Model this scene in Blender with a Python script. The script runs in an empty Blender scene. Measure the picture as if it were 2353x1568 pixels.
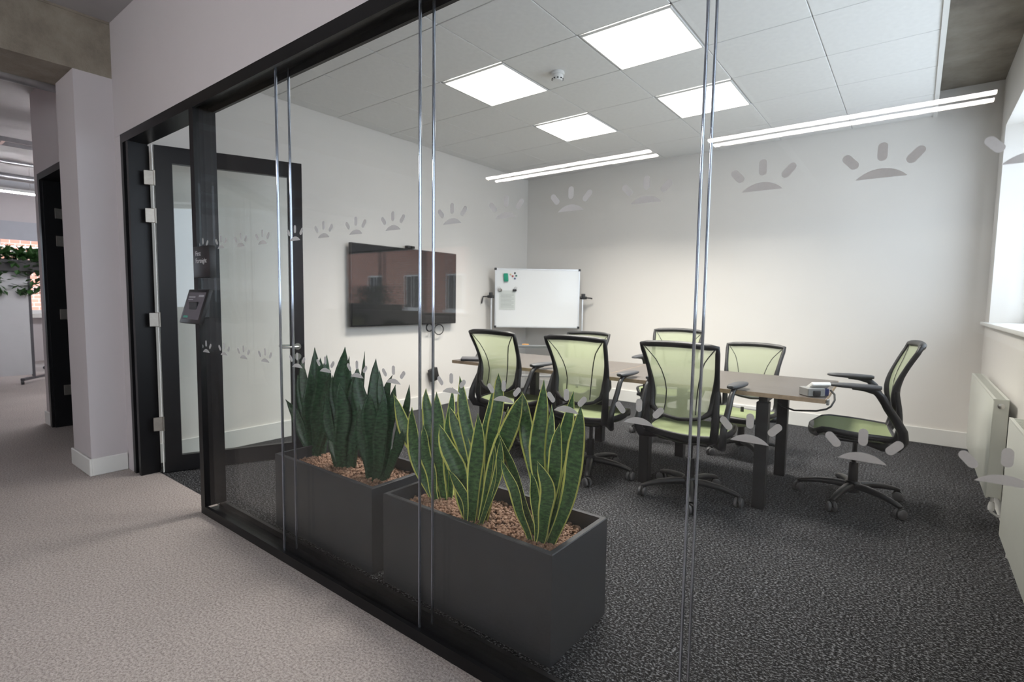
import bpy, bmesh, math, random
from mathutils import Vector, Matrix
from math import sin, cos, pi, radians as rad
random.seed(7)
S = bpy.context.scene
COL = S.collection

# ------------------------------------------------------------------ camera
W_, H_, F_ = 2353.0, 1568.0, 1199.228
YAW, PITCH, ROLL = 0.655870, 0.0780618, -0.0146808
CAM = Vector((0.0, 0.0, 1.30))
fw = Vector((-sin(YAW)*cos(PITCH), cos(YAW)*cos(PITCH), -sin(PITCH)))
rt = Vector((cos(YAW), sin(YAW), 0.0))
dn = fw.cross(rt)
RT = cos(ROLL)*rt + sin(ROLL)*dn
DN = -sin(ROLL)*rt + cos(ROLL)*dn
cd = bpy.data.cameras.new('camera')
cd.sensor_fit = 'HORIZONTAL'; cd.sensor_width = 36.0; cd.lens = F_/W_*36.0
cd.clip_start = 0.02; cd.clip_end = 200
cd.dof.use_dof = True; cd.dof.focus_distance = 1.85; cd.dof.aperture_fstop = 4.0
co = bpy.data.objects.new('camera', cd); COL.objects.link(co)
co.matrix_world = Matrix.Translation(CAM) @ Matrix((RT, -DN, -fw)).transposed().to_4x4()
S.camera = co

def ray(px, py): return RT*(px-W_/2) + DN*(py-H_/2) + fw*F_
def at(px, py, y):
    v = ray(px, py); return CAM + v*((y-CAM.y)/v.y)
def at_z(px, py, z):
    v = ray(px, py); return CAM + v*((z-CAM.z)/v.z)

# ------------------------------------------------------------------ world, exposure
S.view_settings.view_transform = 'Standard'; S.view_settings.look = 'None'
S.view_settings.exposure = 0.0; S.view_settings.gamma = 1.0
S.view_settings.use_curve_mapping = False
S.cycles.transparent_max_bounces = 32
S.cycles.max_bounces = 7; S.cycles.diffuse_bounces = 3; S.cycles.glossy_bounces = 3; S.cycles.transmission_bounces = 4
S.cycles.adaptive_threshold = 0.05
S.cycles.use_light_tree = False; S.cycles.caustics_reflective = False; S.cycles.caustics_refractive = False
S.cycles.sample_clamp_indirect = 6.0
wd = bpy.data.worlds.new('overcast_sky'); S.world = wd; wd.use_nodes = True
bg = wd.node_tree.nodes['Background']
bg.inputs[0].default_value = (0.80, 0.885, 1.0, 1); bg.inputs[1].default_value = 4.6
LED_STRENGTH = 5.0
LED_WATTS = 36.0
TUBE_STRENGTH = 170.0

# ------------------------------------------------------------------ materials
MATS = {}
def nodes(name):
    m = bpy.data.materials.new(name); m.use_nodes = True; MATS[name] = m
    nt = m.node_tree; b = nt.nodes['Principled BSDF']
    return m, nt, b
def lk(nt, a, b): nt.links.new(a, b)
def coords(nt, scale=(1, 1, 1), kind='Object'):
    tc = nt.nodes.new('ShaderNodeTexCoord'); mp = nt.nodes.new('ShaderNodeMapping')
    mp.inputs['Scale'].default_value = scale
    lk(nt, tc.outputs[kind], mp.inputs['Vector']); return mp.outputs['Vector']
def noise(nt, vec, scale, detail=4, rough=.55):
    n = nt.nodes.new('ShaderNodeTexNoise'); n.inputs['Scale'].default_value = scale
    n.inputs['Detail'].default_value = detail; n.inputs['Roughness'].default_value = rough
    lk(nt, vec, n.inputs['Vector']); return n.outputs[0]
def ramp(nt, fac, stops):
    r = nt.nodes.new('ShaderNodeValToRGB'); e = r.color_ramp.elements
    while len(e) < len(stops): e.new(0.5)
    for k, (p, c) in enumerate(stops):
        e[k].position = p; e[k].color = (*c, 1)
    lk(nt, fac, r.inputs[0]); return r.outputs[0]
def bump(nt, b, h, strength, dist=.01):
    n = nt.nodes.new('ShaderNodeBump'); n.inputs['Strength'].default_value = strength
    n.inputs['Distance'].default_value = dist
    lk(nt, h, n.inputs['Height']); lk(nt, n.outputs[0], b.inputs['Normal'])
def simple(name, col, rough=.5, metal=0.0, vary=.06, scale=6, bmp=0.0, bscale=200, spec=.5, coat=0):
    m, nt, b = nodes(name)
    v = coords(nt)
    f = noise(nt, v, scale)
    c0 = tuple(max(0, x*(1-vary)) for x in col); c1 = tuple(min(1, x*(1+vary)) for x in col)
    lk(nt, ramp(nt, f, [(.3, c0), (.7, c1)]), b.inputs['Base Color'])
    b.inputs['Roughness'].default_value = rough; b.inputs['Metallic'].default_value = metal
    b.inputs['Specular IOR Level'].default_value = spec
    if coat: b.inputs['Coat Weight'].default_value = coat; b.inputs['Coat Roughness'].default_value = .03
    if bmp: bump(nt, b, noise(nt, v, bscale, 3), bmp, .002)
    return m
simple('wall_paint', (.82, .785, .745), .75, vary=.015, scale=1.5, bmp=.08, bscale=350, spec=.3)
simple('corridor_paint', (.60, .555, .567), .8, vary=.015, scale=1.5, bmp=.08, bscale=350, spec=.25)
simple('white_trim', (.80, .79, .76), .45, vary=.02, scale=3)
simple('tile_white', (.87, .865, .85), .9, vary=.03, scale=30, bmp=.25, bscale=420, spec=.1)
simple('grid_white', (.50, .50, .50), .5, vary=.02)
simple('black_frame', (.006, .006, .007), .38, vary=.1, spec=.3)
simple('black_gloss', (.010, .010, .012), .08, vary=.05, spec=.5)
simple('screen_black', (.012, .013, .015), .10, vary=.02, spec=.5)
simple('bezel_black', (.018, .018, .020), .4)
simple('chair_black', (.010, .0105, .012), .42, vary=.12, scale=20, bmp=.1, bscale=500)
simple('arm_grey', (.045, .047, .052), .5, vary=.1, scale=20, bmp=.15, bscale=700)
simple('caster_grey', (.10, .10, .105), .4)
simple('steel', (.62, .61, .58), .28, metal=1.0, vary=.05, scale=40)
simple('dull_steel', (.34, .32, .29), .4, metal=1.0, vary=.08, scale=40)
simple('galvanised', (.52, .53, .55), .35, metal=.9, vary=.12, scale=12)
simple('planter_grey', (.032, .034, .040), .55, vary=.08, scale=8, bmp=.05, bscale=300)
simple('radiator_white', (.60, .61, .55), .3, vary=.02)
simple('board_white', (.82, .83, .84), .12, vary=.01)
simple('aluminium', (.72, .72, .73), .35, metal=.8, vary=.04)
simple('white_plastic', (.80, .80, .79), .4, vary=.02)
simple('green_felt', (.02, .32, .20), .8, vary=.1, scale=60)
simple('magnet_cream', (.72, .58, .38), .4); simple('magnet_red', (.45, .04, .04), .4)
simple('magnet_black', (.015, .015, .02), .4); simple('magnet_green', (.03, .16, .12), .4); simple('magnet_blue', (.03, .06, .18), .4)
simple('paper', (.62, .65, .63), .8, vary=.03, scale=40); simple('print_grey', (.40, .43, .42), .8)
simple('orange_plastic', (.75, .38, .10), .5)
simple('cable_black', (.012, .012, .012), .5)
simple('laptop_grey', (.10, .10, .11), .35, metal=.3)
simple('device_grey', (.24, .24, .235), .45)
simple('table_edge', (.42, .31, .21), .55, vary=.15, scale=30)
simple('leg_black', (.012, .012, .013), .45, vary=.1)
mesh_later = None
simple('sign_text', (.62, .62, .64), .5)
simple('soil_dark', (.06, .035, .022), .9, vary=.3, scale=80)
simple('blind_grey', (.46, .47, .52), .7, vary=.03)
simple('trolley_clear', (.30, .55, .55), .15, vary=.05)
simple('screen_panel', (.66, .66, .68), .7, vary=.02)
simple('screen_ui', (.13, .12, .14), .15, vary=.1, scale=10)
simple('ui_green', (.03, .30, .22), .3); simple('ui_grey', (.35, .35, .38), .3)
simple('cabinet_black', (.02, .02, .022), .5)
simple('stone_white', (.75, .75, .73), .7)
simple('blue_connector', (.02, .03, .12), .4)
simple('joint_clear', (.36, .39, .46), .08, metal=.9, vary=.12, scale=9)

# concrete
m, nt, b = nodes('concrete')
v = coords(nt); f = noise(nt, v, 2.2, 8, .65); g = noise(nt, v, 28, 6, .7)
lk(nt, ramp(nt, f, [(.25, (.13, .105, .08)), (.5, (.27, .235, .19)), (.75, (.40, .36, .30))]), b.inputs['Base Color'])
b.inputs['Roughness'].default_value = .9; bump(nt, b, g, .5, .01)
m, nt, b = nodes('slab_paint')
v = coords(nt); f = noise(nt, v, 3, 6)
lk(nt, ramp(nt, f, [(.3, (.36, .345, .345)), (.7, (.42, .405, .405))]), b.inputs['Base Color'])
b.inputs['Roughness'].default_value = .9

def carpet(name, c0, c1, c2, sc, stretch=(1, 1, 1), big=.12):
    m, nt, b = nodes(name)
    v = coords(nt, stretch)
    f = noise(nt, v, sc, 3, .75)
    base = ramp(nt, f, [(.36, c0), (.5, c1), (.66, c2)])
    g = noise(nt, coords(nt), 1.6, 4)
    mx = nt.nodes.new('ShaderNodeMix'); mx.data_type = 'RGBA'; mx.blend_type = 'MULTIPLY'
    mx.inputs[0].default_value = 1.0
    lk(nt, base, mx.inputs[6]); lk(nt, ramp(nt, g, [(.3, (1-big,)*3), (.7, (1, 1, 1))]), mx.inputs[7])
    lk(nt, mx.outputs[2], b.inputs['Base Color'])
    b.inputs['Roughness'].default_value = .95; b.inputs['Specular IOR Level'].default_value = .15
    bump(nt, b, f, .8, .006)
carpet('carpet_dark', (.004, .004, .005), (.011, .0115, .013), (.25, .252, .265), 85, (1, 1.35, 1))
carpet('carpet_beige', (.29, .25, .235), (.45, .40, .38), (.60, .55, .525), 95, (1, 1.2, 1), .10)

# table laminate
m, nt, b = nodes('table_wood')
v = coords(nt, (1.2, 14, 14)); f = noise(nt, v, 4, 8, .65)
lk(nt, ramp(nt, f, [(.3, (.060, .052, .047)), (.5, (.090, .078, .070)), (.7, (.13, .114, .102))]), b.inputs['Base Color'])
b.inputs['Roughness'].default_value = .38; bump(nt, b, f, .1, .002)

# chair mesh
def mesh_fabric(name, col, alpha):
    m, nt, b = nodes(name)
    out = nt.nodes['Material Output']
    v = coords(nt); ck = noise(nt, v, 420, 1)
    lk(nt, ramp(nt, ck, [(.3, tuple(x*.8 for x in col)), (.7, tuple(min(1, x*1.15) for x in col))]), b.inputs['Base Color'])
    b.inputs['Roughness'].default_value = .7; b.inputs['Specular IOR Level'].default_value = .2
    tl = nt.nodes.new('ShaderNodeBsdfTranslucent'); tl.inputs[0].default_value = (*[min(1, x*1.1) for x in col], 1)
    m1 = nt.nodes.new('ShaderNodeMixShader'); m1.inputs[0].default_value = .45
    lk(nt, b.outputs[0], m1.inputs[1]); lk(nt, tl.outputs[0], m1.inputs[2])
    tr = nt.nodes.new('ShaderNodeBsdfTransparent')
    m2 = nt.nodes.new('ShaderNodeMixShader'); m2.inputs[0].default_value = 1-alpha
    lk(nt, m1.outputs[0], m2.inputs[1]); lk(nt, tr.outputs[0], m2.inputs[2])
    lk(nt, m2.outputs[0], out.inputs['Surface'])
mesh_fabric('mesh_back', (.44, .485, .325), .76)
mesh_fabric('mesh_seat', (.42, .49, .27), .97)
mesh_fabric('dimming_blind', (.5, .53, .58), 1.0)  # fabric of the blind added behind the camera
def frosted(name):
    m, nt, b = nodes(name); out = nt.nodes['Material Output']
    b.inputs['Roughness'].default_value = .8; b.inputs['Specular IOR Level'].default_value = .1
    lk(nt, ramp(nt, noise(nt, coords(nt), 300, 2), [(.3, (.80, .785, .79)), (.7, (.86, .845, .85))]), b.inputs['Base Color'])
    rf = nt.nodes.new('ShaderNodeBsdfRefraction'); rf.inputs['Roughness'].default_value = .75; rf.inputs['IOR'].default_value = 1.15; rf.inputs[0].default_value = (.97, .96, .965, 1)
    mx = nt.nodes.new('ShaderNodeMixShader'); mx.inputs[0].default_value = .50
    lk(nt, b.outputs[0], mx.inputs[1]); lk(nt, rf.outputs[0], mx.inputs[2]); lk(nt, mx.outputs[0], out.inputs['Surface'])
frosted('decal_grey')

# glass: fresnel mix of transparent and mirror (thin architectural glass)
def glass(name, tint, ior=1.5, gain=1.0):
    m = bpy.data.materials.new(name); m.use_nodes = True; MATS[name] = m
    nt = m.node_tree; nt.nodes.clear()
    out = nt.nodes.new('ShaderNodeOutputMaterial')
    tr = nt.nodes.new('ShaderNodeBsdfTransparent'); tr.inputs[0].default_value = (*tint, 1)
    gl = nt.nodes.new('ShaderNodeBsdfGlossy'); gl.inputs['Roughness'].default_value = 0.0
    gl.inputs[0].default_value = (1, 1, 1, 1)
    geo = nt.nodes.new('ShaderNodeNewGeometry')
    mp = nt.nodes.new('ShaderNodeMapRange'); mp.inputs['To Min'].default_value = ior; mp.inputs['To Max'].default_value = 1/ior
    lk(nt, geo.outputs['Backfacing'], mp.inputs['Value'])
    fr = nt.nodes.new('ShaderNodeFresnel'); lk(nt, mp.outputs[0], fr.inputs['IOR'])
    mu = nt.nodes.new('ShaderNodeMath'); mu.operation = 'MULTIPLY'; mu.inputs[1].default_value = gain
    lk(nt, fr.outputs[0], mu.inputs[0])
    # faint smears in the clear coat of the glass
    mx = nt.nodes.new('ShaderNodeMixShader')
    lk(nt, mu.outputs[0], mx.inputs[0]); lk(nt, tr.outputs[0], mx.inputs[1]); lk(nt, gl.outputs[0], mx.inputs[2])
    lk(nt, mx.outputs[0], out.inputs['Surface'])
glass('partition_glass', (.985, .987, .984), 1.5, .29)
glass('door_glass', (.95, .97, .965), 1.5, .9)
glass('window_glass', (.97, .985, .99), 1.45, .8)

def emit(name, col, strength):
    m = bpy.data.materials.new(name); m.use_nodes = True; MATS[name] = m
    nt = m.node_tree; nt.nodes.clear()
    out = nt.nodes.new('ShaderNodeOutputMaterial'); e = nt.nodes.new('ShaderNodeEmission')
    e.inputs[0].default_value = (*col, 1); e.inputs[1].default_value = strength
    lk(nt, e.outputs[0], out.inputs[0])
emit('led_panel', (1.0, .965, .91), LED_STRENGTH)
emit('tube_light', (1.0, .97, .93), TUBE_STRENGTH)
emit('fill_tube', (.97, .97, 1.0), 170.0)  # added glow that brightens the open office; no lit tubes known there

# brick (far away)
m, nt, b = nodes('brick_far')
v = coords(nt, (1, 1, 1), 'UV')
br = nt.nodes.new('ShaderNodeTexBrick'); lk(nt, v, br.inputs['Vector'])
br.inputs['Scale'].default_value = 4.0
br.inputs['Color1'].default_value = (.42, .17, .11, 1); br.inputs['Color2'].default_value = (.50, .22, .15, 1)
br.inputs['Mortar'].default_value = (.5, .42, .37, 1)
lk(nt, br.outputs[0], b.inputs['Base Color']); b.inputs['Roughness'].default_value = .9

# snake plant leaves
def leafmat(name, margin, dark, light, edgecol):
    m, nt, b = nodes(name)
    uv = nt.nodes.new('ShaderNodeTexCoord'); sep = nt.nodes.new('ShaderNodeSeparateXYZ')
    lk(nt, uv.outputs['UV'], sep.inputs[0])
    # bands across the leaf
    mp = nt.nodes.new('ShaderNodeMapping'); mp.inputs['Scale'].default_value = (1.6, 26, 1)
    lk(nt, uv.outputs['UV'], mp.inputs[0])
    oi = nt.nodes.new('ShaderNodeObjectInfo'); ad = nt.nodes.new('ShaderNodeVectorMath'); ad.operation = 'ADD'
    cb = nt.nodes.new('ShaderNodeCombineXYZ'); mm = nt.nodes.new('ShaderNodeMath'); mm.operation = 'MULTIPLY'; mm.inputs[1].default_value = 40
    lk(nt, oi.outputs['Random'], mm.inputs[0]); lk(nt, mm.outputs[0], cb.inputs[1])
    lk(nt, mp.outputs[0], ad.inputs[0]); lk(nt, cb.outputs[0], ad.inputs[1])
    f = noise(nt, ad.outputs[0], 1.6, 6, .7)
    green = ramp(nt, f, [(.40, dark), (.50, tuple((a+c)/2 for a, c in zip(dark, light))), (.60, light)])
    # margin
    s1 = nt.nodes.new('ShaderNodeMath'); s1.operation = 'SUBTRACT'; s1.inputs[1].default_value = .5; lk(nt, sep.outputs[0], s1.inputs[0])
    s2 = nt.nodes.new('ShaderNodeMath'); s2.operation = 'ABSOLUTE'; lk(nt, s1.outputs[0], s2.inputs[0])
    s3 = nt.nodes.new('ShaderNodeMath'); s3.operation = 'GREATER_THAN'; s3.inputs[1].default_value = margin; lk(nt, s2.outputs[0], s3.inputs[0])
    mx = nt.nodes.new('ShaderNodeMix'); mx.data_type = 'RGBA'
    lk(nt, s3.outputs[0], mx.inputs[0]); lk(nt, green, mx.inputs[6]); mx.inputs[7].default_value = (*edgecol, 1)
    lk(nt, mx.outputs[2], b.inputs['Base Color'])
    b.inputs['Roughness'].default_value = .36; b.inputs['Specular IOR Level'].default_value = .5
    bump(nt, b, f, .15, .003)
leafmat('leaf_variegated', .395, (.010, .046, .011), (.078, .175, .055), (.76, .78, .22))
leafmat('leaf_green', .492, (.005, .026, .011), (.040, .105, .048), (.03, .09, .04))
simple('leaf_plain', (.035, .10, .025), .5, vary=.4, scale=8)

def clay():
    m, nt, b = nodes('clay_pebble')
    v = coords(nt); f = noise(nt, v, 55, 3)
    lk(nt, ramp(nt, f, [(.3, (.15, .08, .05)), (.5, (.29, .165, .105)), (.7, (.43, .285, .205))]), b.inputs['Base Color'])
    b.inputs['Roughness'].default_value = .85
clay()

# ------------------------------------------------------------------ mesh helpers
class MB:
    def __init__(s): s.v = []; s.f = []; s.uv = None
    def add(s, vs, fs):
        o = len(s.v); s.v += [tuple(v) for v in vs]; s.f += [tuple(i+o for i in f) for f in fs]; return s
    def box(s, a, c, M=None):
        x0, y0, z0 = a; x1, y1, z1 = c
        vs = [Vector(p) for p in ((x0,y0,z0),(x1,y0,z0),(x1,y1,z0),(x0,y1,z0),(x0,y0,z1),(x1,y0,z1),(x1,y1,z1),(x0,y1,z1))]
        if M is not None: vs = [M @ v for v in vs]
        return s.add(vs, [(0,3,2,1),(4,5,6,7),(0,1,5,4),(1,2,6,5),(2,3,7,6),(3,0,4,7)])
    def rbox(s, a, c, r=.005, seg=2, M=None):
        bm = bmesh.new(); bmesh.ops.create_cube(bm, size=1)
        A, C_ = Vector(a), Vector(c)
        for v in bm.verts: v.co = Vector([(A[i]+C_[i])/2 + v.co[i]*(C_[i]-A[i]) for i in range(3)])
        bmesh.ops.bevel(bm, geom=list(bm.edges), offset=r, segments=seg, affect='EDGES', profile=.5)
        bm.verts.index_update()
        vs = [(M @ v.co if M is not None else v.co.copy()) for v in bm.verts]
        fs = [[v.index for v in f.verts] for f in bm.faces]; bm.free()
        return s.add(vs, fs)
    def tube(s, pts, r, n=8, cap=True, sq=None, up=None):
        """tube along pts; r number or list; sq=(a,b) scales the cross section"""
        pts = [Vector(p) for p in pts]; k = len(pts)
        rs = r if isinstance(r, (list, tuple)) else [r]*k
        T = [(pts[min(i+1, k-1)]-pts[max(i-1, 0)]).normalized() for i in range(k)]
        u = Vector(up) if up else (Vector((0,0,1)) if abs(T[0].z) < .9 else Vector((1,0,0)))
        vs = []
        for i in range(k):
            a = (u - T[i]*u.dot(T[i])).normalized(); c = T[i].cross(a); u = a
            for j in range(n):
                t = 2*pi*j/n; ca, sa = cos(t), sin(t)
                if sq:
                    e = sq[2] if len(sq) > 2 else .6
                    ca = math.copysign(abs(ca)**e, ca)*sq[0]; sa = math.copysign(abs(sa)**e, sa)*sq[1]
                vs.append(pts[i] + (a*ca + c*sa)*rs[i])
        fs = [(i*n+j, i*n+(j+1)%n, (i+1)*n+(j+1)%n, (i+1)*n+j) for i in range(k-1) for j in range(n)]
        if cap: fs += [tuple(range(n-1, -1, -1)), tuple((k-1)*n+j for j in range(n))]
        return s.add(vs, fs)
    def cyl(s, a, c, r, n=16, r2=None): return s.tube([a, c], [r, r if r2 is None else r2], n)
    def lathe(s, prof, n=20, M=None):
        vs = [Vector((r*cos(2*pi*j/n), r*sin(2*pi*j/n), z)) for r, z in prof for j in range(n)]
        if M is not None: vs = [M @ v for v in vs]
        k = len(prof)
        fs = [(i*n+j, i*n+(j+1)%n, (i+1)*n+(j+1)%n, (i+1)*n+j) for i in range(k-1) for j in range(n)]
        fs += [tuple(range(n-1, -1, -1)), tuple((k-1)*n+j for j in range(n))]
        return s.add(vs, fs)
    def prism(s, pts, z0, z1, M=None):
        n = len(pts)
        vs = [Vector((x, y, z0)) for x, y in pts]+[Vector((x, y, z1)) for x, y in pts]
        if M is not None: vs = [M @ v for v in vs]
        return s.add(vs, [tuple(range(n-1, -1, -1)), tuple(range(n, 2*n))]+[(i, (i+1)%n, n+(i+1)%n, n+i) for i in range(n)])
    def mesh(s, name, smooth=None):
        me = bpy.data.meshes.new(name); me.from_pydata(s.v, [], s.f); me.update()
        bm = bmesh.new(); bm.from_mesh(me); bmesh.ops.recalc_face_normals(bm, faces=bm.faces); bm.to_mesh(me); bm.free()
        if smooth:
            for p in me.polygons: p.use_smooth = True
            me.set_sharp_from_angle(angle=rad(smooth))
        return me
    def build(s, name, mat, parent=None, smooth=None, loc=None):
        return obj(name, s.mesh(name, smooth), mat, parent, loc)
def obj(name, me, mat, parent=None, loc=None):
    o = bpy.data.objects.new(name, me); COL.objects.link(o)
    if mat:
        if not me.materials: me.materials.append(MATS[mat])
    if parent is not None: o.parent = parent
    if loc is not None: o.location = loc
    return o
def tag(o, label=None, cat=None, group=None, kind=None):
    if label: o['label'] = label
    if cat: o['category'] = cat
    if group: o['group'] = group
    if kind: o['kind'] = kind
    return o
def empty(name, loc=(0,0,0), rz=0, **k):
    o = bpy.data.objects.new(name, None); COL.objects.link(o); o.location = loc; o.rotation_euler = (0,0,rz)
    return tag(o, **k)
def copy_tree(o, parent=None):
    c = o.copy(); COL.objects.link(c)
    if parent is not None: c.parent = parent
    for ch in o.children: copy_tree(ch, c)
    return c
def struct(name, mb, mat, label=None, parent=None, smooth=None):
    o = mb.build(name, mat, parent, smooth)
    if parent is None: tag(o, label, None, None, 'structure')
    return o

# ------------------------------------------------------------------ key planes
YF, YB = 1.283, 1.405          # corridor face / room face of the partition
XL, XR, YE = -4.57, .50, 6.27  # television wall, window wall, far wall
ZC, ZS, ZCOR = 3.045, 3.26, 3.20
FLOOR_SPLIT = 1.40

# ------------------------------------------------------------------ the setting
struct('floor_room', MB().box((XL-.1, FLOOR_SPLIT, -.05), (XR+.02, YE+.1, 0)), 'carpet_dark', 'dark charcoal flecked carpet of the meeting room')
struct('floor_corridor', MB().box((-13.3, -6.3, -.05), (XR+.02, FLOOR_SPLIT, 0)), 'carpet_beige', 'beige grey carpet in front of the glass partition')
struct('floor_office', MB().box((-13.3, FLOOR_SPLIT, -.05), (-4.68, 6.0, 0)), 'carpet_beige', 'pale carpet of the open office far beyond the second door')
struct('wall_back', MB().box((XL-.1, YE, 0), (XR+.35, YE+.1, ZS)), 'wall_paint', 'off white far wall behind the meeting table')
struct('wall_left', MB().box((XL-.1, YB, 0), (XL, YE, ZS)), 'wall_paint', 'off white wall carrying the television')
# window wall x = XR .. XR+.35, openings
ww = MB()
WIN = [(1.70, 6.27, 1.165, 2.79), (-4.7, -.5, 1.05, 2.75)]
ww.box((XR, -6.3, 0), (XR+.35, YE, 1.05)).box((XR, -.5, 1.05), (XR+.35, YE, 1.165))
ww.box((XR, -6.3, 2.79), (XR+.35, YE, ZS)).box((XR, -6.3, 1.05), (XR+.35, -4.7, 2.79)).box((XR, -4.7, 2.75), (XR+.35, -.5, 2.79))
ww.box((XR, -.5, 1.165), (XR+.35, 1.70, 2.79)).box((XR, 5.95, 1.165), (XR+.35, YE, 2.79))
struct('wall_right', ww, 'wall_paint', 'off white outer wall with the tall bright window')
def window(name, axis, pos, a0, a1, z0, z1, nm, label, transom=None, fr='white_trim'):
    e = empty(name, kind='structure', label=label)
    def bx(mb, u0, u1, w0, w1, d0, d1):
        return mb.box((pos+d0, u0, w0), (pos+d1, u1, w1)) if axis == 'x' else mb.box((u0, pos+d0, w0), (u1, pos+d1, w1))
    f = MB()
    bx(f, a0, a1, z0, z0+.06, 0, .07); bx(f, a0, a1, z1-.06, z1, 0, .07); bx(f, a0, a0+.06, z0, z1, 0, .07); bx(f, a1-.06, a1, z0, z1, 0, .07)
    for k in range(1, nm):
        u = a0+(a1-a0)*k/nm; bx(f, u-.03, u+.03, z0, z1, 0, .07)
    if transom: bx(f, a0, a1, transom-.025, transom+.025, 0, .07)
    f.build('window_frame', fr, e)
    for k in range(nm):
        u0 = a0+(a1-a0)*k/nm; u1 = a0+(a1-a0)*(k+1)/nm
        bx(MB(), u0+.03, u1-.03, z0+.03, z1-.03, .03, .036).build('window_pane', 'window_glass', e)
    return e
window('window_1', 'x', XR+.25, 1.70, 5.95, 1.165, 2.79, 4, 'tall bright window beside the radiators')
window('window_2', 'x', XR+.24, -4.7, -.5, 1.05, 2.75, 4, 'corridor window beside the camera position')
struct('trim_1', MB().rbox((XR-.035, 1.62, 1.142), (XR+.25, 6.24, 1.171), .006), 'white_trim', 'white window sill above the radiators', smooth=40)
# concrete slab over the room, corridor ceiling
struct('ceiling_slab', MB().box((XL-.1, YB, ZS), (XR+.35, YE+.1, ZS+.15)), 'concrete', 'raw concrete soffit above the window')
struct('ceiling_corridor', MB().box((-13.3, -6.3, ZCOR), (XR+.35, YB, ZCOR+.2)).box((-13.3, YB, ZCOR), (-4.68, 6.0, ZCOR+.2)), 'slab_paint', 'grey painted ceiling over the corridor')
struct('wall_upper', MB().box((-4.60, YF+.004, 2.412), (XR, YB, ZS)), 'corridor_paint', 'plain wall above the black partition head')
# corridor back wall with windows
bw = MB(); WB = [(-13.0, -8.2), (-2.4, .2)]
bw.box((-13.3, -6.45, 0), (XR+.35, -6.3, .9)).box((-13.3, -6.45, 2.6), (XR+.35, -6.3, ZCOR)).box((-8.2, -6.45, .9), (-2.4, -6.3, 2.6)).box((.2, -6.45, .9), (XR+.35, -6.3, 2.6)).box((-13.3, -6.45, .9), (-13.0, -6.3, 2.6))
struct('wall_office', bw, 'corridor_paint', 'office wall behind the camera mirrored in the glass')
window('window_3', 'y', -6.40, -13.0, -8.2, .9, 2.6, 3, 'office window mirrored in the glass over the television', fr='black_frame')
window('window_4', 'y', -6.40, -2.4, .2, .9, 2.6, 2, 'office window mirrored as a pale patch on the far wall')
tag(MB().box((-2.4, -6.285, .9), (.2, -6.280, 2.6)).build('roller_blind', 'dimming_blind'), 'pale translucent blind added behind the camera to soften the mirrored window', 'blind')  # unseen blind, added to dim the window's reflection in the glass
# far end wall
fwm = MB()
fwm.box((-13.45, -6.3, 0), (-13.3, 6.0, .92)).box((-13.45, -6.3, 2.62), (-13.3, 6.0, ZCOR)).box((-13.45, -6.3, .92), (-13.3, -.7, 2.62)).box((-13.45, 4.5, .92), (-13.3, 6.0, 2.62))
struct('wall_far', fwm, 'corridor_paint', 'end wall of the open office under the far window')
window('window_5', 'x', -13.42, -.7, 4.5, .92, 2.62, 2, 'far office window looking onto red brick', None)
struct('trim_2', MB().box((-13.3, -.8, .84), (-13.12, 4.6, .92)), 'white_trim', 'white sill of the far office window')
tag(MB().box((-13.285, -.7, 2.30), (-13.275, 4.5, 2.62)).box((-13.295, -.7, 2.28), (-13.265, 4.5, 2.30)).build('roller_blind', 'blind_grey'), 'pale roller blind half lowered over the far office window', 'blind')
struct('wall_side', MB().box((-13.3, 6.0, 0), (-4.68, 6.1, ZCOR)), 'corridor_paint', 'side wall of the open office past the second door')
struct('wall_end', MB().box((-6.83, 1.25, 0), (-6.64, 1.37, ZCOR)).box((-5.62, 1.25, 0), (-4.66, 1.37, ZCOR)).box((-6.64, 1.25, 2.41), (-5.62, 1.37, ZCOR)).box((-6.83, 1.37, 0), (-6.70, 5.9, ZCOR)), 'corridor_paint', 'wall around the dark second doorway')
# column and beam
struct('column', MB().box((-5.04, 1.068, 0), (-4.60, 1.30, 2.82)).box((-4.66, 1.287, 0), (-4.47, YB, 2.411)), 'corridor_paint', 'white boxed column between the two doorways')
bm_ = MB().box((-5.08, -6.3, 2.82), (-4.60, 1.30, ZCOR))
struct('beam', bm_, 'concrete', 'rough concrete beam running over the column')
struct('trim_3', MB().box((-4.612, -6.3, 3.185), (-4.592, 1.283, 3.20)), 'concrete', 'dark joint where the concrete beam meets the ceiling')
# baseboards
def base(name, a, c, label): struct(name, MB().rbox(a, c, .004, 1), 'white_trim', label)
base('baseboard_back', (XL, YE-.016, 0), (XR, YE, .152), 'white baseboard along the far wall')
base('baseboard_left', (XL, YB+.001, 0), (XL+.016, YE-.016, .155), 'white baseboard under the television')
base('baseboard_right', (XR-.016, YB, 0), (XR, YE-.016, .14), 'white baseboard under the radiators')
base('baseboard_column', (-5.056, 1.052, 0), (-4.584, 1.068, .125), 'white baseboard on the front of the column')
base('baseboard_column_side', (-4.60, 1.068, 0), (-4.584, 1.283, .125), 'white baseboard on the side of the column')
base('baseboard_end', (-6.846, 1.234, 0), (-6.66, 1.25, .13), 'short white baseboard left of the dark second doorway')

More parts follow.
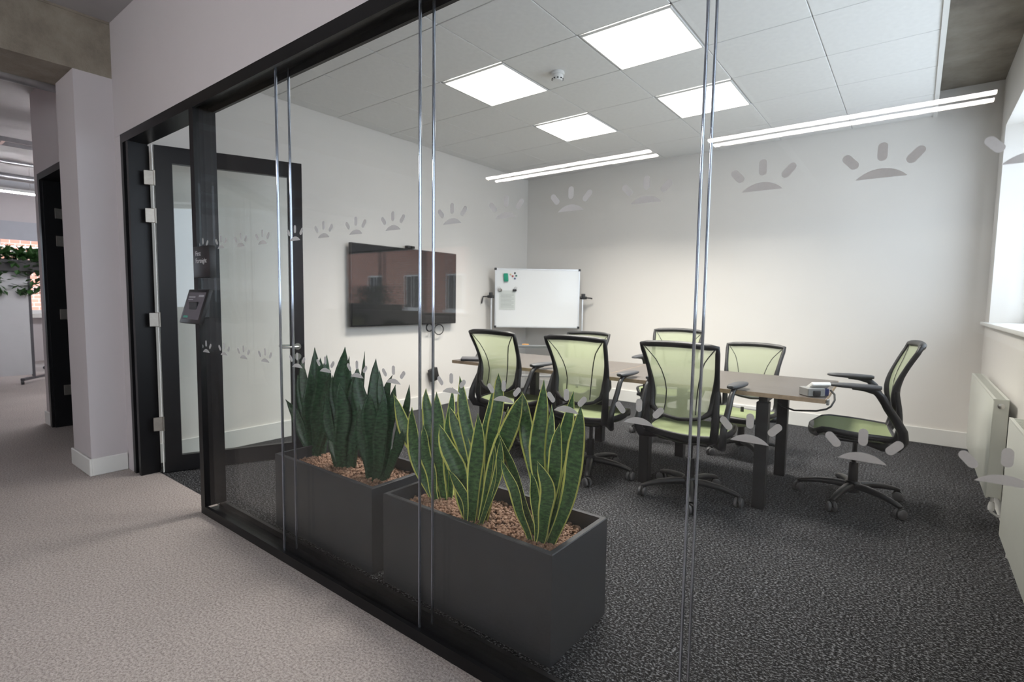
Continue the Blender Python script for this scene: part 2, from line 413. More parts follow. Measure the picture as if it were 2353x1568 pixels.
# ------------------------------------------------------------------ suspended ceiling
cl = empty('ceiling', kind='structure', label='suspended tile ceiling of the meeting room')
GX, GY, PT = .037, 6.27, .637
gx = [GX-PT*k for k in range(8)] + [XL]; gy = [GY-PT*k for k in range(8)] + [YB]
LAMPS = [(-1.555, 3.42), (-2.829, 3.42), (-1.555, 4.70), (-2.829, 4.70)]
tmesh = {}
for i in range(8):
    for j in range(8):
        x1, x0, y1, y0 = gx[i], gx[i+1], gy[j], gy[j+1]
        if any(x0 < lx < x1 and y0 < ly < y1 for lx, ly in LAMPS): continue
        w, h = round(x1-x0, 4), round(y1-y0, 4)
        if (w, h) not in tmesh: tmesh[(w, h)] = MB().rbox((-w/2+.0035, -h/2+.0035, 0), (w/2-.0035, h/2-.0035, .015), .002, 1).mesh('ceiling_tile')
        obj('ceiling_tile', tmesh[(w, h)], 'tile_white', cl, ((x0+x1)/2, (y0+y1)/2, ZC))
g = MB()
for x in gx[1:-1]: g.box((x-.012, YB, ZC+.006), (x+.012, YE, ZC+.03))
for y in gy[1:-1]: g.box((XL, y-.012, ZC+.006), (GX, y+.012, ZC+.03))
g.build('grid_bar', 'grid_white', cl)
MB().box((GX-.012, YB, ZC-.012), (GX+.018, YE, ZC+.10)).build('edge_trim', 'white_trim', cl)
MB().box((XL, YB, ZC+.035), (GX, YE, ZC+.05)).build('backing', 'grid_white', cl)

lamp_lab = ['square led ceiling panel nearest the camera, over the near table edge', 'square led ceiling panel on the television side, nearer the glass',
            'square led ceiling panel crossed by the glass joint in the view', 'square led ceiling panel on the television side, nearer the far wall']
fr = MB()
for a, c in (((-.307,-.307,0),(.307,-.296,.012)), ((-.307,.296,0),(.307,.307,.012)), ((-.307,-.296,0),(-.296,.296,.012)), ((.296,-.296,0),(.307,.296,.012))): fr.box(a, c)
frm = fr.mesh('frame'); dfm = MB().box((-.2965,-.2965,.002),(.2965,.2965,.012)).mesh('diffuser')
for k, (lx, ly) in enumerate(LAMPS):
    e = empty('ceiling_light', (lx, ly, ZC-.003), label=lamp_lab[k], cat='ceiling light', group='led panels in the tile ceiling')
    obj('frame', frm, 'white_plastic', e); obj('diffuser', dfm, 'led_panel', e)
    ll = bpy.data.lights.new('panel_light', 'AREA'); ll.shape = 'SQUARE'; ll.size = .57; ll.energy = LED_WATTS; ll.spread = rad(116); ll.color = (1.0, .95, .88)
    lo = bpy.data.objects.new('panel_light', ll); COL.objects.link(lo); lo.parent = e; lo.location = (0, 0, -.004)
e = empty('smoke_detector', (-2.275, 3.48, ZC), label='small round white smoke detector between the led panels', cat='smoke detector')
MB().lathe([(.052,0),(.052,-.018),(.047,-.022)], 24).build('base', 'white_plastic', e, 40)
MB().lathe([(.040,-.022),(.044,-.03),(.044,-.05),(.036,-.062),(.0,-.064)], 24).build('sensor_head', 'white_plastic', e, 40)
vm = MB()
for k in range(10):
    a = 2*pi*k/10; vm.box((-.006, .040, -.056), (.006, .0455, -.048), Matrix.Rotation(a, 4, 'Z'))
vm.build('vent_slot', 'black_frame', e)

# ------------------------------------------------------------------ glass partition
gp = empty('wall_front', kind='structure', label='double glazed black framed partition with sun motifs')
XP0, XP1 = -3.32, XR-.002
h = MB()
# head: outer lip, web and inner lip of the track
h.box((-4.47, YF, 2.352), (XP1, YF+.016, 2.412)).box((-4.47, YF+.016, 2.385), (XP1, YB-.016, 2.412)).box((-4.47, YB-.016, 2.352), (XP1, YB, 2.412))
h.build('head_rail', 'black_frame', gp)
MB().box((-4.33, YF+.016, 2.352), (XP0, YB-.016, 2.385)).build('door_head', 'black_frame', gp)
sl = MB()
sl.box((XP0, YF, 0), (XP1, YF+.018, .048)).box((XP0, YF+.018, 0), (XP1, YB-.018, .018)).box((XP0, YB-.018, 0), (XP1, YB, .048))
sl.build('bottom_rail', 'black_frame', gp)
MB().box((XP0, YF, .048), (-3.268, YB, 2.352)).build('post', 'black_frame', gp)
# left jamb
MB().box((-4.47, YF, 0), (-4.425, YB, 2.352)).box((-4.425, YF+.02, 0), (-4.375, YB+.02, 2.352)).box((-4.375, YF+.004, 0), (-4.335, YB, 2.352)).build('jamb', 'black_frame', gp)
YG0, YG1 = 1.305, 1.378    # pane centre planes
JX = [-3.268, -2.408, -1.430, -.4315, XP1]
JB = [-3.268, -2.425, -1.437, -.4335, XP1]
def sun_mesh():
    mb = MB(); T = .0012
    pts = []; R_, cz = .058, -.046
    n = 20; hw = .0425
    a0 = math.asin(hw/R_)
    pts = [(R_*sin(-a0+2*a0*k/n), cz-.0+R_*cos(-a0+2*a0*k/n)-R_*cos(a0)+.0) for k in range(n+1)]
    zb = min(p[1] for p in pts); pts = [(x, z-zb-.026) for x, z in pts]
    M = Matrix(((1,0,0,0),(0,0,1,0),(0,1,0,0),(0,0,0,1)))
    mb.prism(pts, -T, 0, M)
    def pill(cx, cz, ang, L=.036, r=.0085):
        p = []
        for k in range(9): t = pi*k/8; p.append((r*cos(t), L/2-r+r*sin(t)))
        for k in range(9): t = pi+pi*k/8; p.append((r*cos(t), -L/2+r+r*sin(t)))
        c, s = cos(ang), sin(ang)
        mb.prism([(cx+x*c-z*s, cz+x*s+z*c) for x, z in p], -T, 0, M)
    pill(0, .0255, 0); pill(-.0535, .012, rad(42)); pill(.0535, .012, rad(-42))
    return mb.mesh('sun_decal')
SUN = sun_mesh()
SX = [-3.225+.228*k if k < 4 else 0 for k in range(0)]
suns = [-3.222, -2.995, -2.772, -2.548, -2.253, -2.026, -1.800, -1.571, -1.263, -1.030, -.795, -.568, -.291, -.070, .150, .375]
for k in range(4):
    x0, x1 = JX[k]+.003, JX[k+1]-.003
    p = MB().box((x0, YG0-.006, .020), (x1, YG0+.006, 2.383)).build('glass_pane', 'partition_glass', gp)
    for sx in suns:
        if x0+.02 < sx < x1-.02:
            for sz in (1.582, 1.000):
                obj('sun_decal', SUN, 'decal_grey', p, (sx, YG0-.0062, sz))
for k in range(4):
    MB().box((JB[k]+.003, YG1-.006, .020), (JB[k+1]-.003, YG1+.006, 2.383)).build('glass_pane', 'partition_glass', gp)
def strip(x, y):
    mb = MB()
    mb.tube([(x, y, .02), (x, y, 2.383)], 1.0, 12, sq=(.0032, .0065, .7), up=(1, 0, 0))
    mb.build('joint_strip', 'joint_clear', gp, 60)
for k in (1, 2, 3): strip(JX[k], YG0); strip(JB[k], YG1)

# the open door
ang = math.atan2(.92, .392)
d = empty('door_1', (-4.285, 1.425, 0), ang, kind='structure', label='open black framed glass door of the meeting room')
DL, DH, DT = .965, 2.345, .044
df = MB()
df.box((0, -DT/2, .008), (.105, DT/2, DH)).box((DL-.105, -DT/2, .008), (DL, DT/2, DH)).box((.105, -DT/2, .008), (DL-.105, DT/2, .125)).box((.105, -DT/2, DH-.115), (DL-.105, DT/2, DH))
df.build('leaf_frame', 'black_frame', d)
MB().box((.10, -.006, .12), (DL-.10, .006, DH-.11)).build('door_pane', 'door_glass', d)
for s in (-1, 1):
    hh = MB(); y0 = s*DT/2
    hh.tube([(DL-.052, y0, .905), (DL-.052, y0+s*.045, .905), (DL-.07, y0+s*.055, .905), (DL-.18, y0+s*.055, .905)], .0095, 10)
    hh.cyl((DL-.052, y0, .905), (DL-.052, y0+s*.009, .905), .026, 20)
    hh.build('door_handle', 'steel', d, 40)
    lo = MB().cyl((DL-.052, y0, .825), (DL-.052, y0+s*.009, .825), .026, 20)
    if s < 0: lo.box((DL-.056, y0-.028, .822), (DL-.048, y0-.009, .828)).box((DL-.062, y0-.030, .765), (DL-.046, y0-.027, .82))
    lo.build('lock_rose', 'steel', d, 40)
for z in (2.115, 1.855, 1.125, .37):
    MB().rbox((-.062, -DT/2-.006, z-.05), (.004, -DT/2+.004, z+.05), .003, 1).cyl((0, -DT/2-.006, z-.052), (0, -DT/2-.006, z+.052), .007, 10).build('hinge', 'dull_steel', d, 40)
MB().box((-.012, -DT/2+.002, .01), (-.006, DT/2, DH)).build('edge_seal', 'white_trim', d)

# second doorway
d2 = empty('door_2', kind='structure', label='dark second doorway past the white column')
MB().box((-6.64, 1.235, 0), (-6.57, 1.40, 2.36)).box((-6.57, 1.255, 0), (-6.54, 1.42, 2.36)).build('jamb', 'black_frame', d2)
MB().box((-5.72, 1.235, 0), (-5.62, 1.40, 2.36)).build('jamb', 'black_frame', d2)
MB().box((-6.64, 1.235, 2.36), (-5.62, 1.40, 2.42)).build('head_rail', 'black_frame', d2)
Md = Matrix.Translation((-6.52, 1.40, 0)) @ Matrix.Rotation(rad(87), 4, 'Z')
MB().box((0, -.022, .01), (.9, .022, 2.34), Md).build('leaf', 'black_frame', d2)
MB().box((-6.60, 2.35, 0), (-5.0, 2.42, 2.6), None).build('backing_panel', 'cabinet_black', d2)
for z in (2.06, 1.80, 1.10, .36):
    MB().rbox((-6.538, 1.33, z-.05), (-6.530, 1.42, z+.05), .003, 1).build('hinge', 'dull_steel', d2)

# ------------------------------------------------------------------ sign and booking tablet on the post
sg = empty('room_sign', (-3.13, 1.283, 1.40), label='small black room name sign on the partition post', cat='sign')
MB().rbox((-.105, -.034, 0), (.105, -.001, .172), .003, 2).build('plate', 'bezel_black', sg, 40)
for k, (t, z, s_) in enumerate((('First', .132, .030), ('Fortnight', .092, .030))):
    c = bpy.data.curves.new('lettering', 'FONT'); c.body = t; c.size = s_*1.25; c.extrude = .0004
    o = bpy.data.objects.new('lettering', c); COL.objects.link(o); dg = bpy.context.evaluated_depsgraph_get(); me = bpy.data.meshes.new_from_object(o.evaluated_get(dg)); bpy.data.objects.remove(o)
    me.materials.clear(); o = obj('lettering', me, 'sign_text', sg, (-.070, -.0348, z-.012)); o.rotation_euler = (rad(90), 0, 0); tag(o, kind='stuff')
ax = Vector((0, 1.199-1.255, 1.145-1.328)); L_ = ax.length; tilt = math.atan2(1.255-1.199, 1.328-1.145)
tb = empty('booking_tablet', (-3.17, 1.199, 1.145), label='tilted black booking tablet under the room sign', cat='tablet')
Mt = Matrix.Rotation(-tilt, 4, 'X')
MB().rbox((-.132, -.008, 0), (.132, .014, L_+.006), .005, 2, Mt).build('housing', 'bezel_black', tb, 40)
MB().box((-.108, -.0092, .022), (.108, -.0082, L_-.014), Mt).build('screen', 'screen_ui', tb)
MB().box((-.095, -.0098, .030), (-.035, -.0092, .042), Mt).build('screen_button', 'ui_green', tb)
MB().box((-.095, -.0098, L_-.045), (-.01, -.0092, L_-.037), Mt).box((-.095, -.0098, L_-.058), (-.03, -.0092, L_-.053), Mt).box((.03, -.0098, L_-.04), (.095, -.0092, L_-.028), Mt).build('screen_text', 'ui_grey', tb)
MB().rbox((-.05, .014, .03), (.05, .084, .12), .004, 1).build('wall_mount', 'bezel_black', tb)
# ------------------------------------------------------------------ television wall
tv = empty('television', (XL, 3.93, 1.43), label='wide black wall mounted television screen', cat='television')
MB().rbox((.045, -.757, -.424), (.085, .757, .424), .006, 2).build('housing', 'bezel_black', tv, 40)
MB().box((.085, -.748, -.408), (.0875, .748, .415)).build('screen', 'screen_black', tv)
MB().box((.001, -.35, -.2), (.045, .35, .2)).build('wall_bracket', 'leg_black', tv)
wc = empty('webcam', (XL+.055, 3.965, 1.854), label='small black webcam sitting on top of the television', cat='webcam')
MB().rbox((-.02, -.055, .004), (.03, .055, .034), .006, 2).build('housing', 'bezel_black', wc, 40)
MB().cyl((.03, 0, .019), (.036, 0, .019), .011, 16).build('lens', 'black_gloss', wc, 40)
MB().box((-.02, -.03, 0), (.02, .03, .005)).build('foot', 'bezel_black', wc)
cb = MB()
c0 = Vector((XL+.05, 4.43, .935))
cb.tube([c0+Vector((0, .075*cos(2*pi*k/24), .06*sin(2*pi*k/24))) for k in range(25)], .006, 6)
cb.tube([c0+Vector((.006, -.16+.05*cos(2*pi*k/20), .03+.045*sin(2*pi*k/20))) for k in range(24)], .008, 6)
cb.tube([(XL+.05, 4.36, 1.002), (XL+.05, 4.34, .96), (XL+.04, 4.345, .80), (XL+.045, 4.335, .60), (XL+.05, 4.34, .47)], .006, 6)
tag(cb.build('cable', 'cable_black', None, 60), 'looped black cable hanging under the television', 'cable')
pa = empty('power_adapter', (XL+.05, 4.345, .40), label='black power adapter box dangling below the television cable', cat='adapter')
Mp = Matrix.Rotation(rad(16), 4, 'X')
MB().rbox((-.025, -.06, -.075), (.025, .06, .075), .006, 2, Mp).build('housing', 'bezel_black', pa, 40)
MB().box((.0252, -.035, .045), (.026, -.005, .060), Mp).build('rating_label', 'white_plastic', pa)

# ------------------------------------------------------------------ mobile whiteboard in the corner
p0, p1 = Vector((-4.43, 5.37, 0)), Vector((-3.57, 6.10, 0))
wbw = (p1-p0).length; wa = math.atan2(p1.y-p0.y, p1.x-p0.x)
wb = empty('whiteboard', tuple((p0+p1)/2), wa, label='mobile whiteboard standing across the far corner', cat='whiteboard')
Z0, Z1 = .938, 1.718
MB().box((-wbw/2+.012, -.010, Z0+.012), (wbw/2-.012, .010, Z1-.012)).build('board', 'board_white', wb)
MB().box((-wbw/2, -.014, Z0), (wbw/2, .014, Z0+.014)).box((-wbw/2, -.014, Z1-.014), (wbw/2, .014, Z1)).box((-wbw/2, -.014, Z0), (-wbw/2+.014, .014, Z1)).box((wbw/2-.014, -.014, Z0), (wbw/2, .014, Z1)).build('board_frame', 'aluminium', wb)
cm = MB().rbox((-.016, -.016, -.016), (.016, .016, .016), .004, 1).mesh('corner_cap')
for sx in (-1, 1):
    for z in (Z0+.008, Z1-.008): obj('corner_cap', cm, 'bezel_black', wb, (sx*(wbw/2-.006), 0, z))
    MB().rbox((sx*(wbw/2+.045)-.011, -.014, .07), (sx*(wbw/2+.045)+.011, .014, 1.36), .004, 1).build('upright', 'aluminium', wb, 40)
    k = MB().cyl((sx*(wbw/2+.012), 0, 1.345), (sx*(wbw/2+.10), 0, 1.345), .019, 12).rbox((sx*(wbw/2+.055)-.024, -.024, 1.325), (sx*(wbw/2+.055)+.024, .024, 1.40), .008, 2)
    k.tube([(sx*(wbw/2+.10), 0, 1.345), (sx*(wbw/2+.155), -.01, 1.342), (sx*(wbw/2+.165), -.012, 1.31 if sx < 0 else 1.338), (sx*(wbw/2+.175), -.014, 1.25 if sx < 0 else 1.334)], .009, 8)
    k.build('clamp_lever', 'bezel_black', wb, 50)
    MB().rbox((sx*(wbw/2+.055)-.018, -.26, .045), (sx*(wbw/2+.055)+.018, .26, .075), .004, 1).build('foot', 'aluminium', wb)
    for y in (-.24, .24): MB().cyl((sx*(wbw/2+.055)-.012, y, .024), (sx*(wbw/2+.055)+.012, y, .024), .024, 14).build('caster', 'bezel_black', wb, 40)
MB().rbox((-wbw/2-.05, -.012, .27), (wbw/2+.05, .012, .30), .004, 1).build('cross_bar', 'aluminium', wb)
tr = MB().box((-wbw/2+.04, -.085, .690), (wbw/2-.04, .012, .696)).box((-wbw/2+.04, -.085, .690), (wbw/2-.04, -.080, .712)).box((-wbw/2-.05, -.01, .66), (wbw/2+.05, .012, .70))
tr.build('pen_tray', 'aluminium', wb)
def onboard(u, z, dy=-.0115): return (wb.matrix_basis @ Vector((u, dy, z)))
wb.matrix_basis  # local frame of the board
def board_thing(name, mb, mat, u, z, label, cat, group=None, smooth=40, dy=-.0105):
    o = mb.build(name, mat, None, smooth); o.location = Matrix.Translation((p0+p1)/2) @ Matrix.Rotation(wa, 4, 'Z') @ Vector((u, dy, z)); o.rotation_euler = (0, 0, wa)
    return tag(o, label, cat, group)
fx = lambda px: (px-1138)/(1333-1138)
def bu(px):  # position along the board from its place in the photograph (perspective corrected)
    t = at(px, 680, 5.5); d_ = (p1-p0); a_ = Vector((t.x, t.y))
    # intersect camera ray with the board line
    r_ = Vector((t.x-CAM.x, t.y-CAM.y)); den = r_.x*d_.y-r_.y*d_.x
    s_ = ((p0.x-CAM.x)*d_.y-(p0.y-CAM.y)*d_.x)/den
    P = Vector((CAM.x, CAM.y))+r_*s_
    return (P-Vector((p0.x, p0.y))).length-wbw/2, s_
def bz(px, py):
    u, _ = bu(px); P = p0+(p1-p0).normalized()*(u+wbw/2); q = at(px, py, P.y); return u, q.z
u, z = bz(1162, 638)
board_thing('board_eraser', MB().rbox((-.030, -.028, -.055), (.030, 0, .055), .012, 3, Matrix.Rotation(rad(-4), 4, 'Y')), 'green_felt', u, z, 'green felt eraser stuck to the whiteboard', 'eraser')
mgm = [(1173, 631, 'magnet_cream', 'tiny cream magnet on the whiteboard'), (1177.5, 635, 'magnet_red', 'tiny red magnet on the whiteboard'), (1182.5, 628, 'magnet_black', 'tiny black magnet on the whiteboard'),
       (1185.5, 634, 'magnet_green', 'tiny dark green magnet on the whiteboard'), (1182.5, 640.5, 'magnet_blue', 'tiny dark blue magnet on the whiteboard')]
for px, py, mt, lb in mgm:
    u, z = bz(px, py)
    board_thing('magnet', MB().lathe([(.012, 0), (.012, .006), (.009, .009)], 14, Matrix.Rotation(rad(90), 4, 'X')), mt, u, z, lb, 'magnet', 'round magnets on the whiteboard')
u0, z0 = bz(1147, 712); u1, z1 = bz(1184, 668)
ps = empty('paper_sheet', tuple(Matrix.Translation((p0+p1)/2) @ Matrix.Rotation(wa, 4, 'Z') @ Vector(((u0+u1)/2, -.0125, (z0+z1)/2))), wa, label='printed paper sheet clipped to the whiteboard', cat='paper')
pw, ph = (u1-u0)/2, (z1-z0)/2
MB().box((-pw, -.0005, -ph), (pw, .0005, ph)).build('sheet', 'paper', ps)
tx = MB()
for k in range(11):
    zz = ph-.05-k*(2*ph-.07)/11
    tx.box((-pw+.02, -.0009, zz-.003), (pw-.02-(.03 if k % 3 == 2 else 0), -.0005, zz+.003))
tx.build('print_lines', 'print_grey', ps)
for sx, mt in ((-1, 'dull_steel'), (1, 'bezel_black')):
    k = empty('binder_clip', tuple(Matrix.Translation((p0+p1)/2) @ Matrix.Rotation(wa, 4, 'Z') @ Vector(((u0+u1)/2+sx*pw*.9, -.013, z1+.005))), wa, label=('steel' if sx < 0 else 'black')+' binder clip holding the sheet on the whiteboard', cat='clip')
    MB().rbox((-.026, -.020, -.016), (.026, 0, .012), .004, 1).build('jaw', mt, k)
    MB().tube([(-.010, -.010, .012), (-.014+.02*sx, -.014, .04), (.014+.02*sx, -.014, .04), (.010, -.010, .012)], .002, 6).build('wire_loop', mt, k)
board_thing('tray_eraser', MB().rbox((-.045, -.05, 0), (.045, -.015, .026), .006, 2), 'orange_plastic', -.15, .6965, 'small orange eraser lying on the whiteboard tray', 'eraser', dy=-.012)

# ------------------------------------------------------------------ table
TA = rad(1.8); TZ = .75
tab_c = Vector((-1.86, 3.92, 0))
Mtab = Matrix.Translation(tab_c) @ Matrix.Rotation(TA, 4, 'Z')
def table(name, x0, x1, label, legs):
    t = empty(name, tuple(tab_c), TA, label=label, cat='table', group='tables pushed together into one meeting table')
    MB().box((x0+.002, -.468, TZ-.026), (x1-.002, .468, TZ)).build('tabletop', 'table_wood', t)
    MB().box((x0, -.470, TZ-.0265), (x1, -.468, TZ-.0005)).box((x0, .468, TZ-.0265), (x1, .470, TZ-.0005)).box((x0, -.468, TZ-.0265), (x0+.002, .468, TZ-.0005)).box((x1-.002, -.468, TZ-.0265), (x1, .468, TZ-.0005)).build('edge_band', 'table_edge', t)
    for lx in legs:
        for ly in (-.40, .40): MB().rbox((lx-.036, ly-.036, 0), (lx+.036, ly+.036, TZ-.066), .003, 1).build('leg', 'leg_black', t)
        MB().box((lx-.025, -.42, TZ-.066), (lx+.025, .42, TZ-.0265)).build('cross_rail', 'leg_black', t)
    MB().box((min(legs), -.03, TZ-.062), (max(legs), .03, TZ-.0265)).build('spine_rail', 'leg_black', t)
    return t
table('meeting_table', -1.46, .016, 'dark wood meeting table half nearer the television', (-1.13, -.39))
table('meeting_table', .018, 1.465, 'dark wood meeting table half nearer the window, carrying the power box', (.36, 1.125))
def on_table(x, y): return Mtab @ Vector((x, y, TZ))
# power module on the corner
pm = empty('power_module', tuple(Mtab @ Vector((1.40, -.36, TZ))), TA, label='silver desk power box clamped to the table corner', cat='power box')
Mk = Matrix.Rotation(rad(38), 4, 'Z')
def wedge(mb, a, c, h0, h1, M):
    (x0, y0), (x1, y1) = a, c
    vs = [Vector(p) for p in ((x0,y0,0),(x1,y0,0),(x1,y1,0),(x0,y1,0),(x0,y0,h0),(x1,y0,h1),(x1,y1,h1),(x0,y1,h0))]
    return mb.add([M @ v for v in vs], [(0,3,2,1),(4,5,6,7),(0,1,5,4),(1,2,6,5),(2,3,7,6),(3,0,4,7)])
MB().rbox((-.075, -.05, .001), (.03, .045, .052), .004, 1, Mk).build('body', 'device_grey', pm)
Mw = Matrix.Translation((.012, .012, .056)) @ Mk @ Matrix.Rotation(rad(-33), 4, 'X')
MB().rbox((-.058, -.040, -.010), (.058, .040, .012), .004, 1, Mw).build('face_plate', 'white_plastic', pm)
MB().rbox((-.045, -.060, .006), (-.002, -.049, .040), .005, 2, Mk).build('socket', 'bezel_black', pm, 40)
MB().rbox((.045, -.02, .002), (.075, .02, .045), .004, 1, Mk).build('connector', 'blue_connector', pm)
MB().rbox((.068, -.105, -.035), (.082, -.065, -.001), .003, 1).build('clamp', 'device_grey', pm)
cbl = MB(); base_ = Mtab @ Vector((1.485, -.36, .80))
pts = [Mtab @ Vector(p) for p in ((1.478, -.35, .79), (1.50, -.37, .77), (1.505, -.40, .74), (1.49, -.43, .705), (1.47, -.445, .69), (1.42, -.44, .672), (1.30, -.42, .655), (1.22, -.36, .665), (1.19, -.30, .68))]
cbl.tube(pts, .0055, 8)
tag(cbl.build('power_cable', 'cable_black', None, 60), 'black cable looping from the desk power box under the table', 'cable')
# laptop and device at the far-left end
lp = empty('laptop', tuple(Mtab @ Vector((-1.29, -.325, TZ))), TA+rad(38), label='closed dark laptop on the left end of the table', cat='laptop')
MB().rbox((-.14, -.10, .002), (.14, .10, .014), .004, 2).build('base', 'bezel_black', lp, 40)
MB().rbox((-.14, -.10, .0145), (.14, .10, .023), .003, 2).build('lid', 'laptop_grey', lp, 40)
DSC = .6
ds = empty('desk_phone', tuple(Mtab @ Vector((-1.385, -.13, TZ))), TA+rad(20), label='grey desktop device standing behind the laptop', cat='phone')
MB().add([Vector(p) for p in ((-.08,-.07,0),(.08,-.07,0),(.08,.07,0),(-.08,.07,0),(-.08,-.06,.03),(.08,-.06,.03),(.08,.05,.115),(-.08,.05,.115))], [(0,3,2,1),(4,5,6,7),(0,1,5,4),(1,2,6,5),(2,3,7,6),(3,0,4,7)]).build('body', 'device_grey', ds)
MB().rbox((-.085, -.06, .035), (-.055, .06, .065), .008, 2, Matrix.Rotation(rad(32), 4, 'X')).build('handset', 'bezel_black', ds, 40)
ds.scale = (DSC, DSC, DSC)

# ------------------------------------------------------------------ chairs
def lerp_tab(tab, t):
    for (a, va), (b_, vb) in zip(tab, tab[1:]):
        if t <= b_:
            k = (t-a)/(b_-a); k = k*k*(3-2*k) if False else k
            return va+(vb-va)*k
    return tab[-1][1]
HW = [(0, .165), (.07, .188), (.2, .200), (.45, .210), (.75, .228), (1, .245)]      # half width of the back
PY = [(0, -.215), (.1, -.197), (.25, -.178), (.42, -.172), (.6, -.192), (.8, -.232), (1, -.280)]  # side profile
def smooth_tab(tab, t):
    e = .05; return (lerp_tab(tab, max(0, t-e))+lerp_tab(tab, t)+lerp_tab(tab, min(1, t+e)))/3
ZB0, ZB1 = .565, 1.045
def back_pt(u, t):      # u -1..1
    hw = smooth_tab(HW, t); z = ZB0+(ZB1-ZB0)*t
    z += -.012*(u*u)*t + (.030*u*u*u*u)*(1-t)**6
    return Vector((u*hw, smooth_tab(PY, t)-.030*(1-u*u)*(.5+.5*t), z))
def make_chair():
    c = empty('office_chair')
    # fabric of the back
    n, k = 14, 16; mb = MB()
    vs = [back_pt(-.97+1.94*i/n, .02+.96*j/k) for j in range(k+1) for i in range(n+1)]
    vb = [v+Vector((0, -.004, 0)) for v in vs]; o = len(vs)
    fs = [(j*(n+1)+i, j*(n+1)+i+1, (j+1)*(n+1)+i+1, (j+1)*(n+1)+i) for j in range(k) for i in range(n)]
    mb.add(vs, fs)
    fab = mb.build('back_mesh', 'mesh_back', c, 80); fab['up'] = 1
    # seams
    for s in (-1, 1):
        sm = MB()
        prof = [(1, .93), (.9, .80), (.8, .68), (.65, .58), (.5, .52), (.35, .49), (.2, .50), (.06, .56)]
        sm.tube([back_pt(s*u, .02+.95*t)+Vector((0, -.003, 0)) for t, u in prof], .0028, 6)
        sm.tube([back_pt(s*u, .02+.95*t)+Vector((0, .001, 0)) for t, u in prof], .0028, 6)
        sm.build('seam', 'chair_black', fab, 60)
    # frame
    ring = []; rr = []
    for j in range(13): ring.append(back_pt(-1, .08+.92*j/12)); rr.append(.0135+.011*max(0, 1-abs((.08+.92*j/12)-.30)/.35)+.001)
    for i in range(1, 10): ring.append(back_pt(-1+2*i/10, 1.0)); rr.append(.0195)
    for j in range(13): ring.append(back_pt(1, 1-.92*j/12)); rr.append(.0135+.011*max(0, 1-abs((1-.92*j/12)-.30)/.35)+.001)
    for i in range(1, 10): ring.append(back_pt(1-2*i/10, max(.0, .03-.03*(1-abs(1-2*i/10))))); rr.append(.0125)
    ring.append(ring[0]); rr.append(rr[0])
    fm = MB().tube(ring, rr, 10, cap=False, sq=(1.0, 1.0, .8), up=(0, 1, 0)); fm.build('back_frame', 'chair_black', c, 70)['up'] = 1
    # spine joining the back to the seat
    for s in (-1, 1):
        sp = MB(); sp.tube([back_pt(s*1.02, .42)+Vector((s*.006, -.006, 0)), back_pt(s*1.03, .2)+Vector((s*.016, -.012, -.01)), Vector((s*.222, -.205, .53)), Vector((s*.215, -.19, .46)), Vector((s*.16, -.13, .425))], [.016, .020, .023, .026, .024], 10, sq=(1.1, .8, .8))
        sp.build('back_support', 'chair_black', c, 60)['up'] = 1
    # seat
    def seat_pt(u, t, dz=0):   # t 0 rear .. 1 front
        hw = .205+.05*sin(pi*min(1, t*.9+.1)) - .03*max(0, t-.85)/.15
        y = -.195+.455*t
        z = .478+.022*t-.035*max(0, t-.82)/.18*max(0, t-.82)/.18 - .018*(1-u*u)*(1-t*.5) + .0
        corner = .05*max(0, abs(u)-.75)/.25
        y = y*(1-.10*max(0, abs(u)-.6)/.4 if t > .5 else 1-.02*abs(u))
        return Vector((u*hw, y, z+dz))
    n, k = 12, 14; mb = MB()
    vs = [seat_pt(-1+2*i/n, j/k) for j in range(k+1) for i in range(n+1)]
    mb.add(vs, [(j*(n+1)+i, j*(n+1)+i+1, (j+1)*(n+1)+i+1, (j+1)*(n+1)+i) for j in range(k) for i in range(n)])
    sob = mb.build('seat_mesh', 'mesh_seat', c, 80); sob['up'] = 1
    rim = [seat_pt(-1, j/10) for j in range(11)]+[seat_pt(-1+2*i/8, 1) for i in range(1, 8)]+[seat_pt(1, 1-j/10) for j in range(11)]+[seat_pt(1-2*i/8, 0) for i in range(1, 8)]
    rim.append(rim[0])
    sf = MB().tube([p+Vector((0, 0, -.012)) for p in rim], .018, 10, cap=False, sq=(1.1, .75, .8))
    # under-seat pan, thick at the front
    pan = []
    for j in range(9):
        t = j/8
        for i in range(7):
            u = -1+2*i/6; p = seat_pt(u*.96, t); dep = .040+.014*sin(pi*t)+.015*t
            pan.append(p+Vector((0, 0, -.014-dep*(1-.45*u*u))))
    sf.add(pan, [(j*7+i, (j+1)*7+i, (j+1)*7+i+1, j*7+i+1) for j in range(8) for i in range(6)])
    sf.tube([Vector((-.20, .225, .445)), Vector((-.1, .245, .443)), Vector((0, .25, .443)), Vector((.1, .245, .443)), Vector((.20, .225, .445))], [.016, .026, .028, .026, .016], 10)
    sf.build('seat_frame', 'chair_black', c, 60)['up'] = 1
    me = MB().rbox((-.085, -.15, .385), (.085, .11, .445), .02, 3).rbox((-.17, -.16, .395), (.17, -.08, .435), .015, 2)
    me.build('seat_mechanism', 'chair_black', c, 50)['up'] = 1
